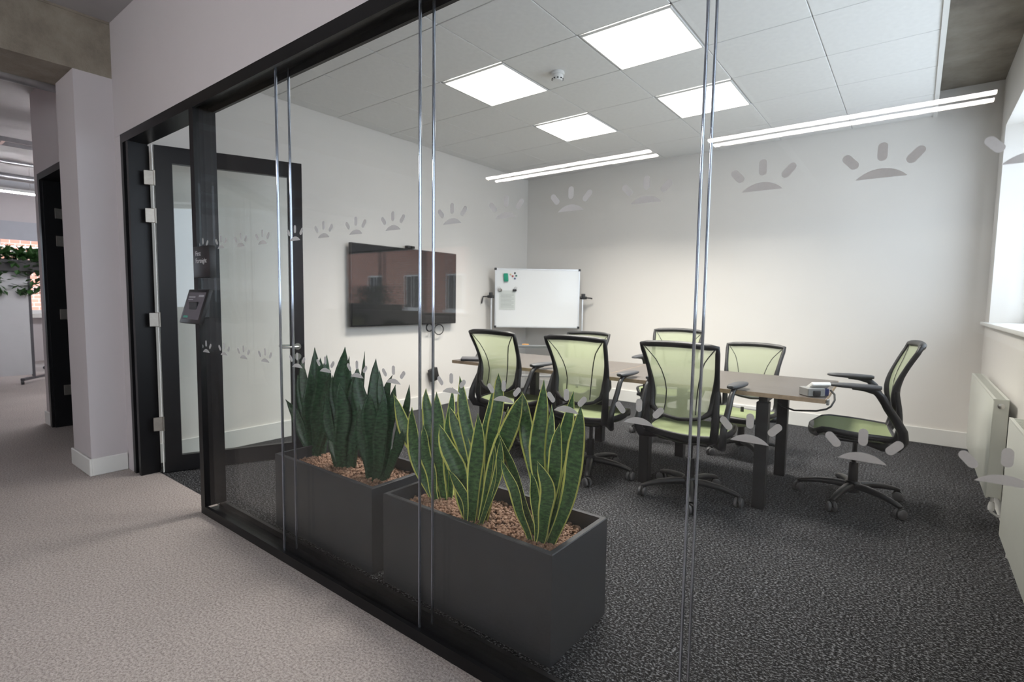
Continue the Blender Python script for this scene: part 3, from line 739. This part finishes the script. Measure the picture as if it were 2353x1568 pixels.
    # arms
    for s in (-1, 1):
        a = MB()
        P = [(.15, -.06, .418), (.23, -.13, .415), (.268, -.195, .430), (.278, -.222, .475), (.278, -.215, .530), (.278, -.180, .595), (.278, -.135, .665), (.278, -.105, .725), (.278, -.07, .760), (.276, -.01, .772), (.272, .05, .772)]
        a.tube([Vector((s*x, y, z)) for x, y, z in P], [.020, .023, .025, .025, .0235, .022, .021, .020, .018, .014, .010], 10, sq=(.85, 1.15, .8), up=(1, 0, 0))
        ao = a.build('arm', 'chair_black', c, 60); ao['up'] = 1
        pd = MB(); prof = [(-.10, .018, .012), (-.085, .030, .017), (-.03, .040, .020), (.05, .043, .020), (.12, .038, .017), (.165, .026, .012), (.178, .012, .006)]
        ring = []
        nn = 14
        for (y, w, hgt) in prof:
            for q in range(nn):
                t = 2*pi*q/nn; ca, sa = cos(t), sin(t)
                ring.append(Vector((s*.272+w*math.copysign(abs(ca)**.7, ca), y, .784+hgt*.8*math.copysign(abs(sa)**.8, sa))))
        pd.add(ring, [(i*nn+q, i*nn+(q+1)%nn, (i+1)*nn+(q+1)%nn, (i+1)*nn+q) for i in range(len(prof)-1) for q in range(nn)]+[tuple(range(nn-1, -1, -1)), tuple((len(prof)-1)*nn+q for q in range(nn))])
        pd.build('armrest_pad', 'arm_grey', c, 60)['up'] = 1
    # column and base
    MB().lathe([(.028, .085), (.030, .10), (.026, .25), (.0255, .262), (.014, .263), (.014, .40)], 18).build('gas_column', 'chair_black', c, 35)
    bs = empty('base'); bs.parent = c
    MB().lathe([(.030, .055), (.045, .065), (.047, .125), (.036, .137)], 20).build('hub', 'chair_black', bs, 40)
    legm = MB().tube([(.03, 0, .105), (.10, 0, .108), (.20, 0, .100), (.285, 0, .082), (.318, 0, .070)], [.026, .025, .021, .017, .014], 10, sq=(.85, 1.0, .75), up=(0, 0, 1)).mesh('star_leg', 50)
    cas = MB()
    for s in (-1, 1):
        cas.lathe([(.010, s*.006), (.029, s*.007), (.030, s*.010), (.030, s*.022), (.024, s*.026), (.008, s*.0265)], 18, Matrix.Rotation(rad(90), 4, 'X'))
    casm = cas.mesh('caster', 40)
    hd = MB().lathe([(.007, 0), (.007, .055)], 10).tube([(-.02, 0, .012), (-.012, 0, .032), (.006, 0, .040), (.024, 0, .034), (.033, 0, .012)], .009, 8, sq=(.6, 1.1, .8)).mesh('caster_hood', 50)
    for q in range(5):
        a = 2*pi*q/5
        lo = obj('star_leg', legm, 'chair_black', bs); lo.rotation_euler = (0, 0, a)
        ca = obj('caster', casm, 'caster_grey', bs, (.315*cos(a), .315*sin(a), .0302)); ca.rotation_euler = (0, 0, a*1.7+.6)
        ho = obj('caster_hood', hd, 'chair_black', bs, (.315*cos(a), .315*sin(a), .026)); ho.rotation_euler = (0, 0, a*1.7+.6+.3)
    return c
ch0 = make_chair()
chairs = [  # x, y, facing angle (0 = towards +y), base angle, dz, label
    (-1.135, 3.455, -3, -69.6, 0.0, 'green mesh chair at the near table edge, crossed by the glass joint'),
    (-1.89, 3.455, -1, -65.0, 0.0, 'green mesh chair, middle one of three with backs to the glass'),
    (-2.62, 3.44, -5, -10.0, .005, 'green mesh chair at the near table edge, closest to the television'),
    (-.262, 4.085, 97, -105.0, 0.02, 'green mesh chair seen from the side at the window end of the table'),
    (-1.145, 4.80, 176, 20.0, -.115, 'green mesh chair on the far side, closest to the window'),
    (-1.86, 4.88, 181, 50.0, -.02, 'green mesh chair on the far side, middle one of three'),
    (-2.81, 4.80, 187, 10.0, -.095, 'green mesh chair on the far side, half hidden near the whiteboard'),
]
for k, (x, y, fa, ba, dz, lb) in enumerate(chairs):
    c = copy_tree(ch0) if k < len(chairs)-1 else ch0
    c.location = (x, y, 0); c.rotation_euler = (0, 0, rad(fa))
    tag(c, lb, 'chair', 'green mesh office chairs around the table')
    for p in c.children:
        if p.get('up'): p.location.z = dz
        if p.name.startswith('base'): p.rotation_euler = (0, 0, rad(ba-fa))
for o in bpy.data.objects:
    if 'up' in o: del o['up']

# ------------------------------------------------------------------ planters and snake plants
def planter(x0, x1, label):
    y0, y1, hgt, t = 1.478, 1.888, .418, .022
    pl = empty('planter', ((x0+x1)/2, (y0+y1)/2, 0), label=label, cat='planter', group='charcoal box planters behind the glass')
    ax_, ay_ = (x1-x0)/2, (y1-y0)/2
    mb = MB(); zi = .33
    def lp(a, b_, z): return [(-a, -b_, z), (a, -b_, z), (a, b_, z), (-a, b_, z)]
    vs = lp(ax_-.003, ay_-.003, 0)+lp(ax_, ay_, .004)+lp(ax_, ay_, hgt-.003)+lp(ax_-.003, ay_-.003, hgt)+lp(ax_-t, ay_-t, hgt)+lp(ax_-t, ay_-t, .05)
    fs = [(3, 2, 1, 0)]
    for r in range(5): fs += [(r*4+i, r*4+(i+1)%4, (r+1)*4+(i+1)%4, (r+1)*4+i) for i in range(4)]
    fs.append((20, 21, 22, 23)); mb.add(vs, fs)
    mb.build('trough', 'planter_grey', pl)
    MB().box((-ax_+t, -ay_+t, .05), (ax_-t, ay_-t, .345)).build('soil', 'soil_dark', pl)
    return x0+t, x1-t, y0+t, y1-t
PA = planter(-1.862, -.947, 'charcoal box planter holding the yellow edged snake plants')
PB = planter(-2.815, -1.945, 'charcoal box planter holding the dark green snake plants, near the door')
bmi = bmesh.new(); bmesh.ops.create_icosphere(bmi, subdivisions=1, radius=1)
bmi.verts.index_update()
ICV = [v.co.copy() for v in bmi.verts]; ICF = [[v.index for v in f.verts] for f in bmi.faces]; bmi.free()
def pebbles(ext, n, label):
    x0, x1, y0, y1 = ext; V = []; Fc = []; rnd = random.Random(3)
    for q in range(n):
        r = rnd.uniform(.0055, .0105); o = len(V)
        c = Vector((rnd.uniform(x0+.008, x1-.008), rnd.uniform(y0+.008, y1-.008), .348+rnd.random()*.012))
        R_ = Matrix.Rotation(rnd.random()*6, 3, 'Z') @ Matrix.Rotation(rnd.random()*6, 3, 'X'); sc = (rnd.uniform(.8, 1.3), rnd.uniform(.7, 1.1), rnd.uniform(.6, .9))
        for v in ICV: V.append(tuple(c + R_ @ Vector((v.x*sc[0]*r, v.y*sc[1]*r, v.z*sc[2]*r))))
        Fc += [[i+o for i in f] for f in ICF]
    me = bpy.data.meshes.new('clay_pebbles'); me.from_pydata(V, [], Fc)
    for p in me.polygons: p.use_smooth = True
    tag(obj('clay_pebbles', me, 'clay_pebble'), label, 'pebbles', None, 'stuff')
pebbles(PA, 3600, 'reddish clay pebbles around the yellow edged snake plants')
pebbles(PB, 3000, 'reddish clay pebbles around the dark green snake plants')

def leaf(plant, P0, P1, P2, width, mat, roll=0.0, cup=.25, origin=Vector()):
    """a pointed, channelled snake plant leaf along a quadratic curve"""
    n = 20; V = []; Fc = []; UV = []
    tw = random.uniform(-.5, .5); wf = random.uniform(5, 10); wp = random.uniform(0, 6)
    for i in range(n+1):
        t = i/n
        p = P0*(1-t)**2+P1*2*t*(1-t)+P2*t*t; wob = sin(t*wf+wp)*width*.13*sin(pi*t)
        T = (P1-P0)*2*(1-t)+(P2-P1)*2*t; T.normalize()
        view = Vector((p.x-CAM.x, p.y-CAM.y, 0)).normalized()
        w = view.cross(T); w.normalize()
        a = roll+tw*(t-.4); nrm = w.cross(T)
        wv = w*cos(a)+nrm*sin(a); nv = wv.cross(T).normalized(); p = p+wv*wob
        prof = lerp_tab([(0, .50), (.15, .60), (.35, .82), (.55, 1.0), (.7, .93), (.82, .70), (.91, .40), (.96, .15), (1, .01)], t)*width/2
        th = .0022*(1-t*.6)+.0008
        for u in (-1, -.6, 0, .6, 1):
            V.append(p+wv*u*prof+nv*(cup*prof*(u*u))+nv*(-th if abs(u) < 1 else 0))
        for u in (.6, 0, -.6):
            V.append(p+wv*u*prof+nv*(cup*prof*(u*u))+nv*th)
        UV.append(t)
    us = [0, .2, .5, .8, 1, .8, .5, .2]
    for i in range(n):
        for q in range(8): Fc.append((i*8+q, i*8+(q+1)%8, (i+1)*8+(q+1)%8, (i+1)*8+q))
    Fc.append(tuple(n*8+q for q in range(8)))
    me = bpy.data.meshes.new('leaf'); me.from_pydata([tuple(v-origin) for v in V], [], Fc); me.update()
    uvl = me.uv_layers.new(name='UVMap')
    for pol in me.polygons:
        pol.use_smooth = True
        for li in pol.loop_indices:
            vi = me.loops[li].vertex_index; uvl.data[li].uv = (us[vi % 8], UV[vi//8])
    return obj('leaf', me, mat, plant)
def plant(label, base_px, leaves, mat, group, yb=None, wscale=1.0):
    b0 = at_z(base_px[0], base_px[1], .352)
    if yb: b0 = Vector((b0.x, yb, .352))
    e = empty('snake_plant', tuple(b0), label=label, cat='plant', group=group)
    for k, L in enumerate(leaves):
        tip, mid, bdx, dy, wpx = L[:5]; roll = L[5] if len(L) > 5 else random.uniform(-.4, .4)
        P0 = b0+Vector((bdx[0], bdx[1], -.015))
        P2 = at(tip[0], tip[1], b0.y+dy)
        M_ = at(mid[0], mid[1], b0.y+bdx[1]+(dy-bdx[1])*.45)
        P1 = M_*2-(P0+P2)*.5
        dist = (M_-CAM).dot(fw)
        leaf(e, P0, P1, P2, wpx*dist/F_*wscale, mat, roll, random.uniform(.25, .5), b0)
        if k % 2 == 0 and mat == 'leaf_green':   # a slimmer leaf growing close by
            q = Vector((random.uniform(-.03, .03), random.uniform(-.02, .05), random.uniform(-.12, -.02)))
            leaf(e, P0+Vector((q.x*.3, q.y*.5, 0)), P1+q*.6, P2+q, wpx*.6*dist/F_, mat, random.uniform(-.8, .8), random.uniform(.25, .5), b0)
    return e
V_, G_ = 'leaf_variegated', 'leaf_green'
gv, gg = 'yellow edged snake plants', 'dark green snake plants'
plant('yellow edged snake plant in the corner nearest the window', (1250, 1243), [
    ((1250, 872), (1240, 1045), (-.005, .015), .05, 40, .1), ((1318, 898), (1285, 1060), (.02, .02), .07, 36, -.2), ((1334, 930), (1318, 1085), (.03, -.01), .02, 44, .25),
    ((1199, 900), (1222, 1030), (-.01, .03), .10, 38, .2), ((1146, 995), (1192, 1110), (-.03, .0), -.02, 34, .7), ((1151, 1055), (1190, 1150), (-.035, -.03), -.05, 30, .5),
    ((1287, 972), (1270, 1090), (.005, -.01), .0, 34, .2), ((1234, 1060), (1258, 1150), (.0, -.035), -.05, 40, .3), ((1219, 1086), (1232, 1160), (-.015, -.03), -.06, 26, -.3), ((1300, 940), (1290, 1090), (.03, .01), .12, 26, .8),
    ((1268, 930), (1262, 1080), (.0, .03), .12, 32, -.5)], V_, gv)
plant('yellow edged snake plant in the middle of its planter', (1094, 1196), [
    ((1056, 864), (1078, 1010), (-.005, .02), .06, 32, .1), ((1146, 858), (1138, 985), (.02, .01), .10, 34, .5), ((1200, 906), (1155, 1030), (.03, .0), .06, 44, .2),
    ((1031, 932), (1068, 1050), (-.02, .01), .02, 36, -.1), ((1009, 975), (1050, 1085), (-.03, -.01), -.03, 44, .15), ((1132, 893), (1112, 1040), (.005, .02), .13, 30, -.4),
    ((1136, 1020), (1134, 1110), (.03, -.01), -.02, 22, 1.0), ((1168, 935), (1146, 1060), (.03, .02), .14, 26, .5), ((1098, 950), (1096, 1080), (-.005, -.03), -.03, 38, .1), ((1150, 1010), (1140, 1100), (.04, -.02), -.02, 24, .6),
    ((1030, 1080), (1066, 1140), (-.03, -.03), -.06, 26, .4)], V_, gv)
plant('yellow edged snake plant at the left end of its planter', (1022, 1150), [
    ((904, 905), (955, 1030), (-.03, .0), .0, 36, .2), ((947, 936), (958, 1040), (-.035, -.02), -.03, 34, .4), ((979, 892), (990, 1010), (-.01, .02), .06, 34, .0),
    ((1003, 900), (1008, 1020), (.0, .0), .02, 34, .3), ((1040, 890), (1030, 1020), (.01, .03), .12, 30, -.5), ((972, 975), (985, 1070), (-.02, -.03), -.05, 30, .2), ((1068, 905), (1044, 1030), (.02, .02), .16, 26, .7)], V_, gv)
plant('dark green snake plant by the open door', (728, 1046), [
    ((723, 798), (728, 925), (.0, .02), .05, 38, .1), ((692, 826), (708, 930), (-.03, .0), .02, 32, .4), ((684, 861), (700, 960), (-.04, -.01), .0, 32, .2), ((751, 815), (745, 930), (.02, .02), .10, 36, -.3),
    ((736, 822), (734, 935), (.01, -.02), -.02, 42, .0), ((656, 918), (695, 985), (-.05, -.02), -.06, 30, .3), ((760, 850), (748, 960), (.03, -.02), .0, 36, .3), ((712, 850), (716, 960), (-.015, -.03), -.04, 44, -.2), ((700, 880), (712, 980), (-.03, .03), .08, 36, .5)], G_, gg, wscale=.82)
plant('dark green snake plant in the middle of its planter', (797, 1075), [
    ((793, 797), (787, 930), (.0, .02), .05, 46, .1), ((801, 828), (800, 950), (.02, .03), .10, 36, -.3), ((764, 862), (775, 970), (-.03, .0), .0, 38, .3), ((748, 905), (762, 1000), (-.045, -.02), -.05, 34, .2), ((818, 850), (812, 960), (.03, .0), .04, 40, .4),
    ((780, 880), (785, 980), (-.01, -.03), -.04, 46, .0), ((756, 1010), (772, 1045), (-.03, -.04), -.05, 30, .2), ((838, 808), (828, 950), (.03, .03), .14, 20, .9)], G_, gg, wscale=.82)
plant('dark green snake plant at the near end of its planter', (868, 1098), [
    ((864, 824), (860, 950), (.0, .03), .10, 40, .1), ((872, 851), (880, 970), (.02, .02), .06, 30, .3), ((821, 840), (836, 965), (-.03, .01), .03, 46, .1), ((902, 862), (880, 960), (.02, .0), .10, 34, .5), ((909, 884), (893, 985), (.035, .0), .04, 34, .2),
    ((941, 884), (922, 990), (.05, .01), .08, 26, .4), ((850, 900), (852, 1000), (-.015, -.03), -.04, 50, -.1), ((925, 985), (908, 1050), (.05, -.03), -.04, 28, .3), ((880, 905), (878, 1010), (.015, -.03), -.03, 42, .2), ((826, 930), (838, 1020), (-.03, -.03), -.05, 36, .2)], G_, gg, wscale=.82)

# ------------------------------------------------------------------ radiators
def radiator(y0, y1, label, valve_near):
    r = empty('radiator', (XR, (y0+y1)/2, 0), label=label, cat='radiator', group='white panel radiators under the window')
    hl = (y1-y0)/2; x0, x1 = -.105, -.035; z0, z1 = .17, .765
    MB().rbox((x0, -hl, z0), (x0+.012, hl, z1-.01), .004, 2).build('front_panel', 'radiator_white', r, 40)
    MB().rbox((x1-.012, -hl, z0), (x1, hl, z1-.01), .004, 2).build('back_panel', 'radiator_white', r, 40)
    for s in (-1, 1): MB().box((x0+.004, s*hl-.004, z0+.01), (x1-.004, s*hl+.004, z1-.004)).build('side_cover', 'radiator_white', r)
    tg = MB().box((x0, -hl, z1-.010), (x0+.014, hl, z1)).box((x1-.014, -hl, z1-.010), (x1, hl, z1))
    k = int(hl*2/.03)
    for q in range(k): y = -hl+q*(2*hl)/k; tg.box((x0+.014, y, z1-.006), (x1-.014, y+.014, z1))
    tg.build('top_grille', 'radiator_white', r)
    MB().lathe([(.016, 0), (.016, .006), (.008, .010)], 14, Matrix.Translation(((x0+x1)/2, -hl-.004, z1-.04)) @ Matrix.Rotation(rad(90), 4, 'X')).build('bleed_valve', 'steel', r, 40)
    MB().tube([((x0+x1)/2, -hl+.04, z0), ((x0+x1)/2, -hl+.04, .08), ((x0+x1)/2+.03, -hl+.04, .06), (-.001, -hl+.04, .06)], .0085, 8).lathe([(.015, 0), (.017, .02), (.012, .05)], 12, Matrix.Translation(((x0+x1)/2, -hl+.04, .09))).build('inlet_pipe', 'white_trim', r, 50)
    MB().tube([((x0+x1)/2, hl-.04, z0), ((x0+x1)/2, hl-.04, .08), ((x0+x1)/2+.03, hl-.04, .06), (-.001, hl-.04, .06)], .0085, 8).build('outlet_pipe', 'white_trim', r, 50)
    MB().box((x1, -hl*.6-.02, .3), (-.001, -hl*.6+.02, .6)).box((x1, hl*.6-.02, .3), (-.001, hl*.6+.02, .6)).build('wall_bracket', 'radiator_white', r)
radiator(4.12, 5.62, 'white panel radiator in the far corner under the window', 1)
radiator(1.98, 3.48, 'white panel radiator cut off by the picture edge', 0)

# ------------------------------------------------------------------ corridor lights and services
def pendant(x0, x1, y, z, label, mat='tube_light', ax='x', wdt=.009):
    e = empty('linear_light', ((x0+x1)/2, y, z) if ax == 'x' else (y, (x0+x1)/2, z), 0 if ax == 'x' else rad(90), label=label, cat='pendant light', group='long pendant lights over the corridor')
    hl = (x1-x0)/2
    MB().rbox((-hl-.01, -wdt-.005, .020), (hl+.01, wdt+.005, .07), .004, 1).build('housing', 'white_plastic', e)
    MB().rbox((-hl, -wdt, .002), (hl, wdt, .020), .003, 2).build('diffuser', mat, e, 40)
    for s in (-1, 1): MB().cyl((s*hl*.75, 0, .07), (s*hl*.75, 0, ZCOR-z), .003, 6).build('hanger', 'steel', e)
pendant(-3.56, -1.80, -1.56, 2.53, 'long white pendant light mirrored in the glass above the whiteboard')
pendant(-1.335, .30, -1.56, 2.53, 'long white pendant light mirrored in the glass towards the window')
pendant(1.45, 4.4, -7.75, 2.52, 'slim pendant behind the wall end, added to light the open office', 'fill_tube', 'y')  # added fill lamp, tucked behind the wall end to lift the open office
pendant(1.45, 4.8, -10.5, 2.75, 'slim pendant far across the open office, added to brighten it', 'fill_tube', 'y')  # second added fill lamp, out of view, for the far office
# conduits along y
def pipe(x, z, r, y0, y1, label, mat='galvanised', name='ceiling_pipe'):
    p = empty(name, (x, y0, z), label=label, cat='pipe')
    MB().cyl((0, 0, 0), (0, y1-y0, 0), r, 14).build('tube', mat, p, 40)
    for k in range(3):
        y = (y1-y0)*(.15+.35*k)
        MB().cyl((0, y, r), (0, y, ZCOR-z), .004, 6).cyl((0, y-.012, 0), (0, y+.012, 0), r+.004, 14).build('hanger', 'steel', p, 40)
pipe(-5.36, 2.90, .055, -3.0, 1.20, 'silver pipe running beside the concrete beam')
pipe(-8.7, 2.86, .025, -4.0, 5.5, 'thin silver pipe under the open office ceiling')
pipe(-9.4, 2.80, .045, -4.0, 5.5, 'thick pale pipe under the open office ceiling')
pipe(-1.21, 3.0, .035, -5.8, 1.0, 'white conduit above the camera mirrored across the ceiling tiles', 'white_plastic')
tr_ = empty('cable_tray', (-8.0, .5, 2.93), label='galvanised cable tray hanging at the left edge', cat='cable tray')
for s in (-1, 1): MB().box((s*.12-.004, -4.2, 0), (s*.12+.004, 4.8, .05)).build('side_rail', 'galvanised', tr_)
rg = MB()
for k in range(30): rg.box((-.12, -4.1+.3*k, .004), (.12, -4.07+.3*k, .012))
rg.build('rungs', 'galvanised', tr_)
for k in range(4): MB().cyl((.12, -3.3+2.2*k, .05), (.12, -3.3+2.2*k, ZCOR-2.93), .005, 6).build('hanger', 'steel', tr_)

# ------------------------------------------------------------------ open office beyond
sc = empty('mobile_screen', (-10.15, 1.22, 0), label='white mobile screen on castors in the open office', cat='screen')
MB().rbox((-.03, -.75, .12), (.03, .50, 1.60), .006, 2).build('panel', 'screen_panel', sc, 40)
MB().box((-.035, .50, .06), (.035, .53, 1.60)).build('post', 'laptop_grey', sc)
MB().rbox((-.30, .485, .055), (.24, .545, .09), .006, 1, Matrix.Translation((0, .52, 0)) @ Matrix.Rotation(rad(-40), 4, 'Z') @ Matrix.Translation((0, -.52, 0))).build('foot', 'laptop_grey', sc)
for x, y in ((.18, .36), (-.22, .70)): MB().cyl((x, y-.015, .028), (x, y+.015, .028), .028, 12).build('caster', 'bezel_black', sc, 40)
tp = empty('planter_trough', (-10.15, 1.25, 1.60), label='dark trough of trailing plants on the mobile screen', cat='planter')
MB().rbox((-.11, -.75, 0), (.11, .95, .17), .006, 1).build('trough', 'cabinet_black', tp)
rnd = random.Random(5); lv = MB()
def leafquad(mb, c, L, w, d, up):
    d = d.normalized(); s = d.cross(up).normalized(); nrm = s.cross(d)
    mb.add([c, c+d*L*.45+s*w/2+nrm*.006, c+d*L, c+d*L*.45-s*w/2+nrm*.006, c+d*L*.45+nrm*-.004], [(0, 1, 4), (1, 2, 4), (2, 3, 4), (3, 0, 4)])
for k in range(1500):
    y = rnd.uniform(-.75, .95); hang = rnd.random() < .35
    c = Vector((rnd.choice((-1, 1))*rnd.uniform(.05, .17) if hang else rnd.uniform(-.13, .13), y, rnd.uniform(-.28, .15) if hang else rnd.uniform(.12, .30)))
    d_ = Vector((rnd.uniform(-1, 1), rnd.uniform(-1, 1), rnd.uniform(-1.2, .2) if hang else rnd.uniform(-.3, 1)))
    leafquad(lv, c, rnd.uniform(.08, .15), rnd.uniform(.05, .09), d_, Vector((.1, .2, 1)))
tag(lv.build('foliage', 'leaf_plain', tp), kind='stuff')
# drawer trolley
dt = empty('drawer_trolley', (-11.6, 2.30, 0), label='small clear drawer trolley under the far office window', cat='trolley')
for k in range(3):
    MB().box((-.16, -.14, .12+k*.19), (.16, .14, .13+k*.19)).box((.155, -.14, .13+k*.19), (.16, .14, .27+k*.19)).box((-.16, -.14, .13+k*.19), (-.155, .14, .27+k*.19)).box((-.16, .135, .13+k*.19), (.16, .14, .27+k*.19)).build('drawer', 'trolley_clear', dt)
MB().box((-.17, -.15, .68), (.17, .15, .69)).build('top', 'trolley_clear', dt)
for sx in (-1, 1):
    for sy in (-1, 1): MB().cyl((sx*.16, sy*.14, .05), (sx*.16, sy*.14, .68), .006, 6).cyl((sx*.16-.012, sy*.14, .03), (sx*.16+.012, sy*.14, .03), .03, 10).build('post', 'laptop_grey', dt)
# cabinet and bush mirrored over the television
kb = empty('storage_cabinet', (-9.0, -4.2, 0), label='long black cabinet mirrored low on the television', cat='cabinet')
MB().rbox((-1.3, -.22, 0), (1.3, .22, 1.06), .006, 1).build('body', 'cabinet_black', kb)
for k in range(4): MB().box((-1.28+.645*k, .22, .04), (-.66+.645*k, .235, 1.04)).build('door', 'cabinet_black', kb)
bu_ = empty('cabinet_plant', (-9.0, -4.2, 1.06), label='leafy bush on the black cabinet mirrored on the television', cat='plant')
MB().rbox((-.9, -.12, 0), (.9, .12, .12), .006, 1).build('trough', 'cabinet_black', bu_)
lv2 = MB()
for k in range(600):
    c = Vector((rnd.gauss(0, .33), rnd.gauss(0, .1), rnd.uniform(.08, .45)))
    leafquad(lv2, c, rnd.uniform(.07, .12), rnd.uniform(.035, .06), Vector((rnd.uniform(-1, 1), rnd.uniform(-1, 1), rnd.uniform(-.4, 1))), Vector((.1, .2, 1)))
tag(lv2.build('foliage', 'leaf_plain', bu_), kind='stuff')

# brick buildings outside
def brick_building(name, M, wdt, hgt, label):
    e = empty(name, label=label, cat='building'); e.matrix_basis = M
    me = bpy.data.meshes.new('facade')
    V = [(-wdt/2, 0, -4), (wdt/2, 0, -4), (wdt/2, 0, hgt), (-wdt/2, 0, hgt), (-wdt/2, 3, -4), (wdt/2, 3, -4), (wdt/2, 3, hgt), (-wdt/2, 3, hgt)]
    me.from_pydata(V, [], [(0, 1, 2, 3), (5, 4, 7, 6), (3, 2, 6, 7), (1, 5, 6, 2), (4, 0, 3, 7)])
    uvl = me.uv_layers.new(name='UVMap')
    for p in me.polygons:
        for li in p.loop_indices:
            v = V[me.loops[li].vertex_index]; uvl.data[li].uv = (v[0]*.6, v[2]*.6)
    obj('facade', me, 'brick_far', e)
    nx = int(wdt/2.6)
    for i in range(nx):
        for z in (-1.2, 1.6, 4.4):
            x = -wdt/2+1.3+i*2.6
            w = MB().box((x-.5, -.05, z-.75), (x+.5, .02, z+.75)).build('window', 'white_trim', e)
            MB().box((x-.43, -.06, z-.68), (x-.03, -.05, z+.68)).box((x+.03, -.06, z-.68), (x+.43, -.06+.01, z+.68)).build('pane', 'black_gloss', w)
            MB().box((x-.6, -.12, z-.85), (x+.6, .02, z-.75)).build('sill', 'stone_white', e)
brick_building('brick_building', Matrix.Translation((-19, 5.0, 0)) @ Matrix.Rotation(rad(90), 4, 'Z'), 9.0, 9, 'red brick building seen through the far office window')
brick_building('brick_building', Matrix.Translation((-15, -13.0, 0)) @ Matrix.Rotation(rad(180), 4, 'Z'), 23.4, 9, 'red brick building mirrored in the glass over the television')
bpy.context.view_layer.update()
